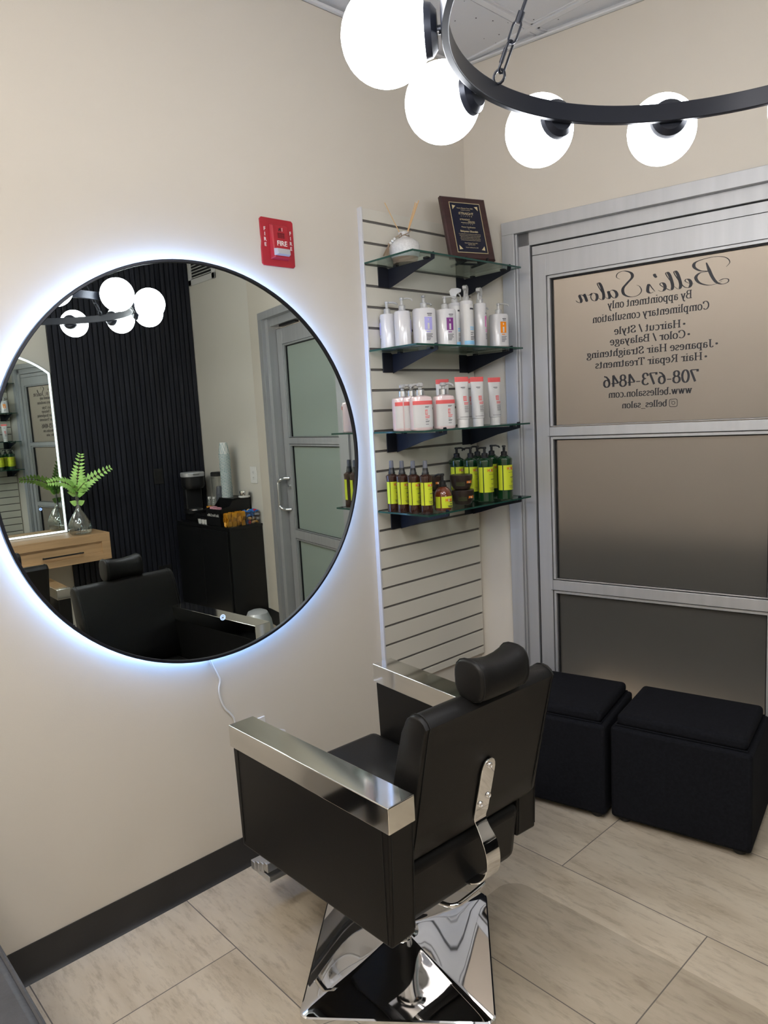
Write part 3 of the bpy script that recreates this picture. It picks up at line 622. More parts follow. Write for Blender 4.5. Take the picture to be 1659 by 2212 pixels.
# ------------------------------------------------------------------ ring chandelier
KX, KY, KZ, KR, RR = 1.600, -1.264, 2.070, .526, .437
ch = thing('ring_chandelier', 'black ring chandelier with twelve glowing white globes hanging on chains', 'chandelier', (KX, KY, KZ))
prof = []
N_ = 144
b = B(); vs = []; fs = []
for i in range(N_):
    a = 2*PI*i/N_
    for r, z in ((RR-.006, -.015), (RR+.006, -.015), (RR+.006, .019), (RR-.006, .019)): vs.append((r*math.cos(a), r*math.sin(a), z))
for i in range(N_):
    j = (i+1) % N_
    for k in range(4): fs.append((i*4+k, i*4+(k+1) % 4, j*4+(k+1) % 4, j*4+k))
b.add(vs, fs).build('ring', 'ring', ch, bevel=.0015, smooth=30)
for k in range(12):
    a = math.radians(-140.9-30*k); Mz = Matrix.Rotation(a, 4, 'Z')
    g = B(Mz).sphere((KR, 0, 0), .0705, 40, 24).build('globe', 'globe', ch)
    # short arm, socket cup facing the ring
    cup = B(Mz); cup.cyl((RR+.004, 0, 0), (KR-.060, 0, 0), .0065, 14)
    RXl = Matrix(((0, 0, 1, 0), (0, 1, 0, 0), (-1, 0, 0, 0), (0, 0, 0, 1)))
    cup2 = B(Mz @ Matrix.Translation((KR-.0715, 0, 0)) @ RXl); cup2.lathe([(.012, -.006), (.026, -.006), (.036, .002), (.0385, .012), (.036, .014)], seg=28)
    s_ = cup.build('arm', 'ring', g); c_ = cup2.build('socket_cup', 'ring', g)
    B(Mz).sphere((RR+.010, .012, -.009), .0022, 8, 6).build('set_screw', 'silverw', g)
def chain(a_deg):
    a = math.radians(a_deg); p0 = Vector((RR*math.cos(a)*.985, RR*math.sin(a)*.985, .022)); p1 = Vector((0, 0, H-KZ-.05)); d = (p1-p0).normalized()
    b = B(); side = d.cross(Vector((0, 0, 1))).normalized(); oth = side.cross(d)
    def link(c, u, L, wd, r=.0022):
        pts = []
        for i in range(16):
            an = 2*PI*i/16; ca, sa = math.cos(an), math.sin(an)
            pts.append(c+d*((L/2-wd/2)*(1 if ca > 0 else -1)+wd/2*ca)+u*(wd/2*sa))
        b.tube(pts, r, 7, closed=True)
    link(p0+d*.006, oth, .024, .024, .0026)
    link(p0+d*.038, side, .052, .016, .0024); link(p0+d*.078, oth, .036, .018)
    q = p0+d*.100; b.cyl(q-d*.008, q+d*.01, .0065, 12); b.cyl(q+d*.008, p1, .0032, 10)
    b.cyl(p0+d*.038+side*.008-d*.012, p0+d*.038+side*.008+d*.012, .0038, 10)
    return b
for i, ad in enumerate((-176, -56, 64)): chain(ad).build('suspension_chain', 'ring', ch)
b = B(); b.lathe([(.006, .70), (.06, H-KZ-.03), (.065, H-KZ-.0065)], seg=32); b.lathe([(.02, H-KZ-.07), (.02, H-KZ-.03)], seg=20); b.build('canopy', 'ring', ch)

# ------------------------------------------------------------------ styling chair
def rbox(x0, x1, y0, y1, z0, z1): return B().box((x0, y0, z0), (x1, y1, z1))
def seam(path, r=.0012): return B().tube(path, r, 6)
def make_chair(label):
    t = thing('styling_chair', label, 'salon chair', (0, 0, 0))
    # seat
    B().hexa([(-.345, -.244, .335), (.245, -.222, .328), (.245, .205, .328), (-.345, .220, .335), (-.345, -.244, .497), (.270, -.222, .497), (.270, .205, .497), (-.345, .220, .497)]).build('seat', 'vinyl', t, bevel=.03, segs=4)
    seam([(-.340, -.225, .47), (-.340, .20, .47)]).build('seat_seam', 'stitch', t)
    # backrest : leaning slab with rounded top
    prof = []
    import mathutils
    bz0, bz1 = .500, .868
    def bx(z): return .200+(z-bz0)/(bz1-bz0)*.084
    vs = []; ny = 12
    sec = []
    front = [(bx(bz0+.02+(bz1-.05-bz0-.02)*i/6)-.008*math.sin(PI*i/6), bz0+.02+(bz1-.05-bz0-.02)*i/6) for i in range(7)]
    top = [(bx(bz1)+.036+.036*math.cos(PI-PI*i/8), bz1-.036+.036*math.sin(PI-PI*i/8)*1.0) for i in range(1, 8)]
    back = [(bx(bz1-.04-(bz1-.04-bz0-.02)*i/6)+.072, bz1-.04-(bz1-.04-bz0-.02)*i/6) for i in range(7)]
    bot = [(bx(bz0)+.060, bz0), (bx(bz0)+.012, bz0)]
    sec = front+top+back+bot; m = len(sec); cx = sum(p[0] for p in sec)/m; cz = sum(p[1] for p in sec)/m
    ys = [(-.238, .90), (-.236, .965), (-.230, .99), (-.222, 1.0)]; yy = ys+[(-y, s) for y, s in ys[::-1]]
    for y, s in yy:
        for px, pz in sec: vs.append((cx+(px-cx)*s, y*.92+.024, cz+(pz-cz)*(1-(1-s)*.35)))
    fs = [(i*m+k, i*m+(k+1) % m, (i+1)*m+(k+1) % m, (i+1)*m+k) for i in range(len(yy)-1) for k in range(m)]+[tuple(range(m)), tuple((len(yy)-1)*m+k for k in range(m))]
    bk = B().add(vs, fs).build('backrest', 'vinyl', t, smooth=50)
    for s in (-1, 1):
        pth = [(px+(.0015 if px > cx else -.0015), s*.2065+.024, pz+(.0015 if pz > cz else 0)) for px, pz in front+top+back]; seam(pth, .0013).build('piping', 'stitch', bk)
    # headrest : saddle cushion
    vs = []; hs = []
    for i in range(20):
        a = 2*PI*i/20; ca, sa = math.cos(a), math.sin(a); k = (abs(ca)**2.6+abs(sa)**2.6)**(-1/2.6); hs.append((.044*ca*k, .044*sa*k))
    hh = [(-.098, .80), (-.095, .93), (-.088, 1.0), (-.065, 1.0), (-.035, .98), (0, .97), (.035, .98), (.065, 1.0), (.088, 1.0), (.095, .93), (.098, .80)]
    for y, s in hh:
        lift = .012*(y/.098)**2
        for px, pz in hs: vs.append((.345+px*s+.008*(y/.11)**2*-1, y*.84+.030, .903+pz*s+(lift if pz > 0 else lift*.2)))
    m = 20
    fs = [(i*m+k, i*m+(k+1) % m, (i+1)*m+(k+1) % m, (i+1)*m+k) for i in range(len(hh)-1) for k in range(m)]+[tuple(range(m)), tuple((len(hh)-1)*m+k for k in range(m))]
    hr = B().add(vs, fs).build('headrest', 'vinyl', t, smooth=55)
    for y in (-.044, .104): B().tube([(.345+px*1.015-.006, y, .903+pz*1.02+(.009 if pz > 0 else .002)) for px, pz in hs], .0012, 6, closed=True).build('piping', 'stitch', hr)
    for y_ in (0, .06): B().cyl((.325, y_, .80), (.335, y_, .89), .006).build('headrest_post', 'chrome', t)
    # arms
    for s, fx_, fy_, dg_ in ((-1, -.260, -.3265, 2.75), (1, -.3325, .297, -2.75)):
        MA = Matrix.Translation((fx_, fy_, 0)) @ Matrix.Rotation(math.radians(dg_), 4, 'Z'); L_ = .603
        y0, y1 = sorted((0, -s*.072))
        a_ = B(MA).hexa([(.012, y0, .383), (L_-.012, y0, .393), (L_-.012, y1, .393), (.012, y1, .383), (.003, y0, .658), (L_, y0, .664), (L_, y1, .664), (.003, y1, .658)]).build('armrest', 'vinyl', t, bevel=.007, segs=3)
        for sx in (.028, L_-.024): B(MA).tube([(sx, s*.0006, .40), (sx, s*.0006, .655)], .0011, 6).build('piping', 'stitch', a_)
        for sy in (y0+.006, y1-.006): B(MA).tube([(L_-.0095, sy, .41), (L_, sy, .655)], .0011, 6).build('piping', 'stitch', a_)
        B(MA).box((-.006, y0-.002, .655), (L_+.001, y1+.002, .714)).build('arm_cap', 'chrome_cap', a_, bevel=.0022, segs=3)
    # chrome back bracket
    fx_ = lambda z: .2755+(z-.5)*.2353
    path = [(fx_(z), .03, z) for z in (.695, .66, .62, .585, .553, .53)]+[(.293, .03, .508), (.309, .03, .484), (.319, .03, .456), (.320, .03, .425), (.311, .03, .398), (.288, .03, .374), (.255, .03, .358), (.21, .03, .348), (.13, .03, .342)]
    P_ = catmull(path, 4); wds = []
    n = len(P_); pr = []
    for i in range(n):
        f = i/(n-1); wv = .0235
        if f < .07: wv = .0235*math.sqrt(max(.08, 1-(1-f/.07)**2))
        elif .30 < f < .5: wv = .0235-.004*math.sin(PI*(f-.3)/.2)
        pr.append([(-wv, -.002), (wv, -.002), (wv, .003), (-wv, .003)])
    br = B(Matrix.Translation((0, .0, 0))).sweep([(p.x, p.y, p.z) for p in P_], pr, (0, 1, 0)).build('back_bracket', 'chrome', t, bevel=.0012, smooth=50)
    for (y, z, x_) in ((.03, .677, fx_(.677)+.0028), (.019, .575, fx_(.575)+.0028), (.043, .590, fx_(.59)+.0028)):
        B(Matrix.Translation((x_, y, z)) @ Matrix(((0, 0, 1, 0), (0, 1, 0, 0), (-1, 0, 0, 0), (0, 0, 0, 1)))).lathe([(.0075, 0), (.0078, .003), (.006, .0052), (.0035, .0055), (.0034, .0035), (.0005, .0035)], seg=20).build('bolt', 'chrome', br)
    # pump lever : chrome U rod behind the seat
    L = [(.08, .110, .308), (.17, .106, .308), (.215, .100, .308), (.232, .088, .308), (.238, .065, .308), (.243, .0, .308), (.241, -.022, .308), (.226, -.037, .308), (.17, -.05, .308), (.08, -.055, .308)]
    B().tube(catmull(L, 4), .0058, 12).box((.02, -.09, .275), (.10, .125, .335)).build('pump_lever', 'chrome', t)
    # column
    B().lathe([(.044, .062), (.046, .066), (.046, .074), (.034, .077), (.034, .100), (.038, .102), (.038, .112), (.030, .116), (.028, .20), (.028, .335)], (-.02, .02, 0), 36).build('hydraulic_column', 'chrome', t)
    B().box((-.14, -.11, .318), (.12, .15, .338)).build('mounting_plate', 'black', t, bevel=.003)
    # square chrome base turned on the floor
    hs_ = .245; Rm = Matrix.Translation((-.02, .018, 0)) @ Matrix.Rotation(math.radians(41.7+2.75), 4, 'Z'); b = B(Rm)
    def loop(h_, rc, z, n=10, m=5):
        P_ = []
        for k in range(4):
            c_, s_ = [(1, 0), (0, 1), (-1, 0), (0, -1)][k]
            for i in range(n): v = -(h_-rc)+2*(h_-rc)*i/n; P_.append((c_*h_-s_*v, s_*h_+c_*v, z))
            for i in range(m): a_ = PI/2*i/m; u, v = h_-rc+rc*math.cos(a_), h_-rc+rc*math.sin(a_); P_.append((c_*u-s_*v, s_*u+c_*v, z))
        return P_
    LP = [loop(hs_+.001, .028, 0), loop(hs_+.001, .028, .010), loop(hs_, .027, .017), loop(hs_-.004, .024, .0195)]
    for i in range(1, 13):
        f = i/12; h_ = (hs_-.004)*(1-f)+.030*f; LP.append(loop(h_, .024*(1-f)+.002*f, .0195+.056*f+.0035*math.sin(PI*f*1.0)*-1+.0012*math.sin(7*f)))
    m_ = len(LP[0]); vs = [p for l_ in LP for p in l_]
    f_ = [(i*m_+k, i*m_+(k+1) % m_, (i+1)*m_+(k+1) % m_, (i+1)*m_+k) for i in range(len(LP)-1) for k in range(m_)]+[tuple((len(LP)-1)*m_+k for k in range(m_)), tuple(range(m_))[::-1]]
    b.add(vs, f_).build('base', 'chrome', t, smooth=14)
    # footrest
    fr = B().tube(catmull([(-.20, -.15, .335), (-.30, -.15, .30), (-.40, -.15, .19), (-.43, -.15, .155)], 5), .010, 10).build('footrest_arm', 'chrome', t)
    B().tube(catmull([(-.20, .15, .335), (-.30, .15, .30), (-.40, .15, .19), (-.43, .15, .155)], 5), .010, 10).build('footrest_arm', 'chrome', t)
    tr = B()
    for i in range(4): tr.box((-.485+.026*i, -.185, .135+.010*i), (-.462+.026*i, .185, .163+.010*i))
    tr.box((-.483, -.18, .13), (-.385, .18, .15)); tr.build('footrest', 'satin', t, bevel=.0025)
    return t
chair = make_chair('black vinyl styling chair with chrome arm caps facing the round mirror')
chair.location = (.70, -1.222, 0); chair.rotation_euler.z = math.radians(-2.75)
c2 = dup(chair, (2.53, -1.345, 0), PI, 'second black styling chair seen in the round mirror, facing the wooden vanity')
for q_ in c2.children:      # this one is pumped lower
    if not q_.name.startswith(('base', 'hydraulic')): q_.location.z -= .09

# thin clear sheet that tints the tiles slightly darker beside the chair base
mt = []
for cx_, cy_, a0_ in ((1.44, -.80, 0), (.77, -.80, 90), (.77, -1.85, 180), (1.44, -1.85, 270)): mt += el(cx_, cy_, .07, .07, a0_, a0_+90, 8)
b = B(Matrix.Translation((-1.1, 1.3, 0))).prism(mt, .0002, .0012); o_ = b.build('floor_cover', 'floorfilm', smooth=0); o_.location = (1.1, -1.3, 0); tag(o_, 'thin clear rounded sheet tinting the tiles slightly darker right of the chair base', 'floor mat')
# padded bench edge at the lower left
t = thing('padded_bench', 'charcoal vinyl padded bench whose piped edge fills the lower left corner', 'bench', (.65, -2.5, 0))
b = B(); b.box((-.6, -.34, .45), (.55, .332, .585)).build('cushion', 'vinyl2', t, bevel=.018, segs=4)
B().tube([(-.58, .329, .578), (.53, .329, .578)], .005, 8).build('piping', 'vinyl2', t)
B().box((-.57, -.31, .36), (.52, .28, .45)).build('bench_frame', 'black', t, bevel=.004)
for sx in (-.54, .47):
    for sy in (-.28, .22): B().box((sx, sy, 0), (sx+.04, sy+.04, .36)).build('leg', 'black', t, bevel=.003)

# ------------------------------------------------------------------ ottomans
def ottoman(label, t0, o0, wd, dp, yaw):
    px = (t0+wd/2)*cA+(o0+dp/2)*sA; py = (t0+wd/2)*sA-(o0+dp/2)*cA
    t = thing('storage_ottoman', label, 'ottoman', (px, py, 0), A+math.radians(yaw))
    w2, d2 = wd/2, dp/2
    bd = B().box((-w2, -d2, .022), (w2, d2, .362)).build('body', 'fabric', t, bevel=.012, segs=3)
    ld = rb = B().box((-w2+.018, -d2+.018, .362), (w2-.018, d2-.018, .405)).build('lid_cushion', 'fabric', t, bevel=.016, segs=4)
    q = [(-w2+.017, -d2+.017), (w2-.017, -d2+.017), (w2-.017, d2-.017), (-w2+.017, d2-.017)]
    B().tube([(a_, b_, .366) for a_, b_ in q], .003, 6, closed=True).build('piping', 'fabric', ld)
    for a_, b_ in ((-1, -1), (1, -1), (1, 1), (-1, 1)): B().lathe([(.016, 0), (.022, .006), (.022, .024)], (a_*(w2-.04), b_*(d2-.04), 0), 20).build('foot', 'black', t)
    return t
ottoman('black fabric storage ottoman behind the chair, nearer the slatwall corner', .233, .03, .457, .372, 2)
ottoman('black fabric storage ottoman on the right, in front of the frosted window', .711, .022, .457, .357, 0)

# ------------------------------------------------------------------ products
def squ(a, n): return (abs(math.cos(a))**n+abs(math.sin(a))**n)**(-1/n)
def pump(m, zt, r, h, ang, reach=.035, z_extra=0, big=1):
    """collar, stem and spout on top of a bottle at height zt"""
    b = B(); b.lathe([(r*1.25, 0), (r*1.25, h*.10), (r, h*.12), (r, h*.42), (r*.75, h*.46), (r*.42, h*.48), (r*.42, h*.82), (r*.62, h*.84), (r*.62, h*.97), (r*.4, h)], (0, 0, zt), 20)
    c, s = math.cos(ang), math.sin(ang); z = zt+h*.92
    b.tube([(0, 0, z), (c*reach*.6, s*reach*.6, z), (c*reach, s*reach, z-.004), (c*reach*1.1, s*reach*1.1, z-.010)], .0032*big, 8)
    return b
def lines(b, r, rows, z_top, dz, a0, a1, n=2.0, sx=1, sy=1, th=.0010, hgt=.0012):
    for k, f in enumerate(rows):
        b.patch((0, 0, 0), r, a1-(a1-a0)*f if False else a0, a0+(a1-a0)*f, z_top-dz*k-hgt, z_top-dz*k, 5, sx, sy, n, th)
def white_pump(label, pm, rot, loc, r=.036, h=.128, total=.175, logo=True, grp='white pump bottles on the second shelf', sy=.82):
    t = thing('pump_bottle', label, 'pump bottle', loc, rot, grp)
    N = 2.6
    B().lathe([(r*.9, 0), (r, .004), (r, h-.006), (r*.92, h), (r*.42, h+.002)], seg=40, sx=sy, n=N).build('bottle', 'pearl', t)
    pump('clearp', h, .0125, total-h, math.radians(45)-rot if pm is None else pm-rot, .036).build('pump', 'clearp', t)
    if logo:
        lb = B().patch((0, 0, 0), r+.0001, -.30, .38, h*.42, h*.76, 8, sy, 1, N, .0008).build('colour_square', logo, t)
        B().patch((0, 0, 0), r+.0006, -.05, .13, h*.44, h*.60, 5, sy, 1, N, .0008).patch((0, 0, 0), r+.0006, .0, .08, h*.66, h*.72, 3, sy, 1, N, .0008).build('bottle_figure', 'pearl', lb)
        k = B(); k.patch((0, 0, 0), r, -.05, .40, h*.84, h*.86, 6, sy, 1, N, .0008).patch((0, 0, 0), r, .0, .36, h*.80, h*.815, 6, sy, 1, N, .0008)
        for q, f in enumerate((.5, .42, .48, .35, .3)): k.patch((0, 0, 0), r, -.2, -.2+f*1.2, h*(.30-.038*q), h*(.315-.038*q), 5, sy, 1, N, .0008)
        k.build('print', 'ink', t)
        B().patch((0, 0, 0), r, -.16, .22, h*.36, h*.385, 5, sy, 1, N, .0008).build('title', logo, t)
    return t
Z2 = SH[1][0]
def deg(a): return math.radians(a)
white_pump('white pump bottle at the far left of the second shelf, its label turned away', deg(50), deg(-125), (.050, -.533, Z2), .031, .128, .176, 'lilac', sy=.95)
white_pump('white pump bottle second from left on the second shelf, lilac label edge just showing', deg(45), deg(42), (.118, -.522, Z2), .032, .130, .181, 'lilac', sy=.95)
white_pump('white pump bottle with a lilac square label', deg(-48), deg(-24), (.180, -.472, Z2), .042, .134, .184, 'lilac')
white_pump('white pump bottle half hidden behind the lilac and plum labelled bottles', deg(0), deg(-100), (.080, -.365, Z2), .030, .128, .176, None)
white_pump('white pump bottle with a plum square label', deg(30), deg(-24), (.202, -.382, Z2), .038, .132, .183, 'plum', sy=1)
white_pump('white pump bottle with an orange square label at the right end of the second shelf', deg(45), deg(-20), (.236, -.106, Z2), .037, .126, .170, 'orange2')
white_pump('white pump bottle mostly hidden behind the pink-labelled spray bottle', deg(45), deg(-5), (.13, -.10, Z2), .028, .126, .172, 'orange2')
def sprayer(label, rot, loc, r, h, total, kind, hang):
    t = thing('spray_bottle', label, 'spray bottle', loc, rot, 'tall spray bottles on the second shelf')
    B().lathe([(r*.92, 0), (r, .003), (r, h-.004), (r*.9, h), (r*.5, h+.002)], seg=32).build('bottle', 'pearl', t)
    H_ = total-h; b = B(Matrix.Rotation(hang-rot, 4, 'Z')); b.lathe([(.0125, 0), (.0125, H_*.28), (.0105, H_*.3), (.0085, H_*.48)], (0, 0, h), 20)
    b.prism([(-.012, H_*.42), (.006, H_*.42), (.010, H_*.60), (.026, H_*.74), (.027, H_*.90), (.012, H_*1.0), (-.010, H_*.98), (-.020, H_*.80), (-.016, H_*.6)], -.0075, .0075, lambda a_, c_, q: (a_, q, h+c_))
    b.tube(catmull([(.014, 0, h+H_*.66), (.022, 0, h+H_*.5), (.024, 0, h+H_*.3), (.021, 0, h+H_*.18)], 4), .0032, 8)
    b.build('trigger_head', 'clearp', t, bevel=.0008)
    k = B()
    if kind == 'blue':
        B().patch((0, 0, 0), r, -1.25, 1.25, .012, h*.92, 14).build('label', 'labelw', t)
        B().patch((0, 0, 0), r+.0004, -1.25, 1.25, .006, .020, 14).patch((0, 0, 0), r+.0006, -.35, .6, h*.40, h*.425, 6).patch((0, 0, 0), r+.0006, -.35, .5, h*.355, h*.38, 6).build('blue_band', 'skyb', t)
        for z_, f in ((.80, .75), (.29, .6), (.25, .4), (.20, .9), (.17, .8), (.14, .6)): k.patch((0, 0, 0), r+.0006, -.3, -.3+f, h*z_, h*(z_+(.035 if z_ == .8 else .012)), 5)
    else:
        B().patch((0, 0, 0), r, -.05, .85, h*.45, h*.70, 8).build('colour_square', 'pink', t)
        B().patch((0, 0, 0), r+.0005, .22, .52, h*.47, h*.62, 5).build('bottle_figure', 'pearl', t)
        B().patch((0, 0, 0), r, .0, .6, h*.38, h*.40, 5).patch((0, 0, 0), r, .0, .6, h*.34, h*.36, 5).build('title', 'pink', t)
        for z_, f in ((.76, .6), (.28, .6), (.25, .5), (.21, .6), (.17, .5)): k.patch((0, 0, 0), r, .05, .05+f, h*z_, h*(z_+.012), 5)
    k.build('print', 'ink', t)
    return t
sprayer('tall white trigger spray with blue band, standing behind the plum-labelled pump bottle', deg(-8), (.175, -.295, Z2), .0255, .166, .222, 'blue', deg(45))
sprayer('tall white trigger spray with blue band, front one of the pair', deg(-2), (.222, -.283, Z2), .0255, .168, .226, 'blue', deg(-60))
sprayer('tall clear-headed trigger spray with a pink label', deg(0), (.232, -.214, Z2), .0235, .162, .221, 'pink', deg(-65))
# ---- third shelf
Z3 = SH[2][0]
def pinkb(label, rot, loc, pang):
    t = thing('pink_shampoo_bottle', label, 'shampoo bottle', loc, rot, 'pink shampoo pump bottles on the third shelf'); r, h, N, sy = .040, .124, 3.2, .62
    B().lathe([(r*.9, 0), (r, .004), (r, h*.88), (r*.93, h*.95), (r*.45, h), (.013, h)], seg=40, sx=sy, n=N).build('bottle', 'pinkliq', t)
    B().lathe([(.0145, 0), (.0145, .019), (.0125, .021)], (0, 0, h), 24).build('silver_collar', 'satin', t)
    b = B(); b.lathe([(.0065, 0), (.0065, .010), (.012, .012), (.012, .020), (.009, .024)], (0, 0, h+.020), 18); c, s = math.cos(pang-rot), math.sin(pang-rot)
    b.tube([(0, 0, h+.038), (c*.022, s*.022, h+.040), (c*.034, s*.034, h+.034), (c*.037, s*.037, h+.029)], .0042, 8); b.build('pump', 'clearp', t)
    lb = B().patch((0, 0, 0), r+.0002, -.98, .98, h*.08, h*.84, 22, sy, 1, N).build('label', 'labelw', t)
    B().patch((0, 0, 0), r+.0009, -.98, .98, h*.73, h*.84, 22, sy, 1, N).build('coral_band', 'coral', lb)
    k = B(); k.patch((0, 0, 0), r+.0009, .12, .34, h*.44, h*.58, 5, sy, 1, N)
    k.patch((0, 0, 0), r+.0009, .12, .52, h*.39, h*.41, 6, sy, 1, N).patch((0, 0, 0), r+.0009, .12, .48, h*.345, h*.365, 6, sy, 1, N); k.build('red_print', 'coral', lb)
    k = B(); k.patch((0, 0, 0), r+.0016, .16, .19, h*.46, h*.56, 2, sy, 1, N).patch((0, 0, 0), r+.0016, .22, .25, h*.46, h*.56, 2, sy, 1, N).patch((0, 0, 0), r+.0016, .28, .31, h*.46, h*.56, 2, sy, 1, N); k.build('monogram', 'labelw', lb)
    k = B()
    for z_, f in ((.665, .36), (.645, .3), (.30, .22), (.25, .35), (.23, .3), (.16, .28)): k.patch((0, 0, 0), r+.0009, .13, .13+f, h*z_, h*(z_+.012), 5, sy, 1, N)
    k.build('print', 'ink', lb)
    return t
pinkb('pink shampoo pump bottle at the back of the left-hand group of three', deg(-22), (.145, -.567, Z3), deg(45))
pinkb('pink shampoo pump bottle in the middle of the left-hand group of three', deg(-22), (.172, -.548, Z3), deg(45))
pinkb('pink shampoo pump bottle at the front of the left-hand group of three', deg(-22), (.225, -.557, Z3), deg(200))
pinkb('pink shampoo pump bottle standing alone beside the white tubes', deg(-22), (.240, -.452, Z3), deg(45))
def tube_(label, rot, loc):
    t = thing('treatment_tube', label, 'tube', loc, rot, 'white treatment tubes with coral tops'); h = .186
    vs = []; sec = [(0, .0205, .0205), (.030, .0208, .0208), (.031, .0225, .0225), (.034, .0235, .022), (.08, .025, .018), (.12, .026, .0125), (.155, .0272, .0065), (.168, .0280, .0030), (h, .0285, .0014)]
    m = 28
    for z, ry, rx in sec:
        for i in range(m): a_ = 2*PI*i/m; vs.append((rx*math.cos(a_), ry*math.sin(a_), z))
    def lay(i0, i1): 
        v = vs[i0*m:(i1+1)*m]; f = [(i*m+k, i*m+(k+1) % m, (i+1)*m+(k+1) % m, (i+1)*m+k) for i in range(i1-i0) for k in range(m)]+[tuple(range(m)), tuple((i1-i0)*m+k for k in range(m))]
        return B().add(v, f)
    lay(0, 1).build('cap', 'white', t); lay(2, 7).build('tube_body', 'labelw', t); lay(7, 8).build('crimped_end', 'coral', t)
    pl = B(); f = lambda z, y0, y1, hh, off=.0008: pl.add(*face_on(z, y0, y1, hh, off))
    def rx_at(z):
        for i in range(len(sec)-1):
            if sec[i][0] <= z <= sec[i+1][0]:
                q = (z-sec[i][0])/(sec[i+1][0]-sec[i][0]); return sec[i][1]+(sec[i+1][1]-sec[i][1])*q, sec[i][2]+(sec[i+1][2]-sec[i][2])*q
    def strip(b, z, y0, y1, hh, off=.0006):
        n = 6
        for zz in range(1):
            v = []
            for o_ in (0, off):
                for z_ in (z, z+hh):
                    ry, rx = rx_at(z_)
                    for i in range(n+1):
                        y = y0+(y1-y0)*i/n; v.append((rx*math.sqrt(max(0, 1-(y/ry)**2))+o_+.0001, y, z_))
            q = n+1; f = []
            for i in range(n): f += [(i, q+i, q+i+1, i+1), (2*q+i, 2*q+i+1, 3*q+i+1, 3*q+i), (i, i+1, 2*q+i+1, 2*q+i), (q+i, 3*q+i, 3*q+i+1, q+i+1)]
            b.add(v, f)
    c = B(); strip(c, .097, -.002, .012, .018); strip(c, .089, -.001, .019, .0028); strip(c, .084, -.001, .017, .0028); c.build('red_print', 'coral', t)
    c = B(); strip(c, .099, .0005, .002, .014, .0012); strip(c, .099, .0045, .006, .014, .0012); strip(c, .099, .0085, .010, .014, .0012); c.build('monogram', 'labelw', t)
    c = B(); strip(c, .146, -.008, .010, .0022); strip(c, .143, -.004, .008, .001)
    for q in range(6): strip(c, .077-.0042*q, .0, .018-.002*(q % 2), .0013)
    strip(c, .038, -.018, .018, .0012); c.build('print', 'ink', t)
    return t
tube_('white treatment tube with coral top behind the lone pink shampoo bottle', deg(-20), (.14, -.345, Z3))
tube_('white treatment tube with coral top, leftmost of the three in the front row', deg(-22), (.262, -.373, Z3))
tube_('white treatment tube hidden behind the middle front tube, only its coral top showing', deg(-20), (.175, -.235, Z3))
tube_('white treatment tube with coral top, middle of the three in the front row', deg(-22), (.258, -.280, Z3))
tube_('white treatment tube with coral top at the right end of the third shelf', deg(-22), (.222, -.130, Z3))
# ---- bottom shelf
Z4 = SH[3][0]
def logo_mac(root, r, a0, z, s, m, th=.0012, N=2.0):
    """orange M, drop, A C drawn in curved strokes around the bottle"""
    b = B()
    def seg(p, q, w_=.0011):
        n = 3; v = []
        (u0, z0_), (u1, z1_) = p, q; dx, dz = u1-u0, z1_-z0_; l = math.hypot(dx, dz) or 1; ox, oz = -dz/l*w_, dx/l*w_
        for o_ in (0, th):
            for (uu, zz) in ((u0+ox, z0_+oz), (u1+ox, z1_+oz), (u1-ox, z1_-oz), (u0-ox, z0_-oz)):
                a_ = a0+uu/r; v.append(((r+o_+.0002)*math.cos(a_), (r+o_+.0002)*math.sin(a_), z+zz))
        b.hexa(v)
    h = .012*s; w = .004*s
    seg((0, 0), (0, h)); seg((0, h), (w, .3*h)); seg((w, .3*h), (2*w, h)); seg((2*w, h), (2*w, 0))
    x0 = 4.6*w; seg((x0-w, 0), (x0, h)); seg((x0, h), (x0+w, 0)); seg((x0-.5*w, .4*h), (x0+.5*w, .4*h))
    x1 = x0+1.6*w; seg((x1+.9*w, h), (x1+.1*w, .8*h)); seg((x1+.1*w, .8*h), (x1+.1*w, .2*h)); seg((x1+.1*w, .2*h), (x1+.9*w, 0))
    b.build('logo', m, root)
    d = B(); dd = []; xd = 3.0*w
    for o_ in (0, th):
        for uu, zz in ((xd-.6*w, .3*h), (xd, 0), (xd+.6*w, .3*h), (xd, .95*h)): a_ = a0+uu/r; dd.append(((r+o_+.0002)*math.cos(a_), (r+o_+.0002)*math.sin(a_), z+zz))
    d.hexa(dd).build('logo_drop', 'labelw', root)
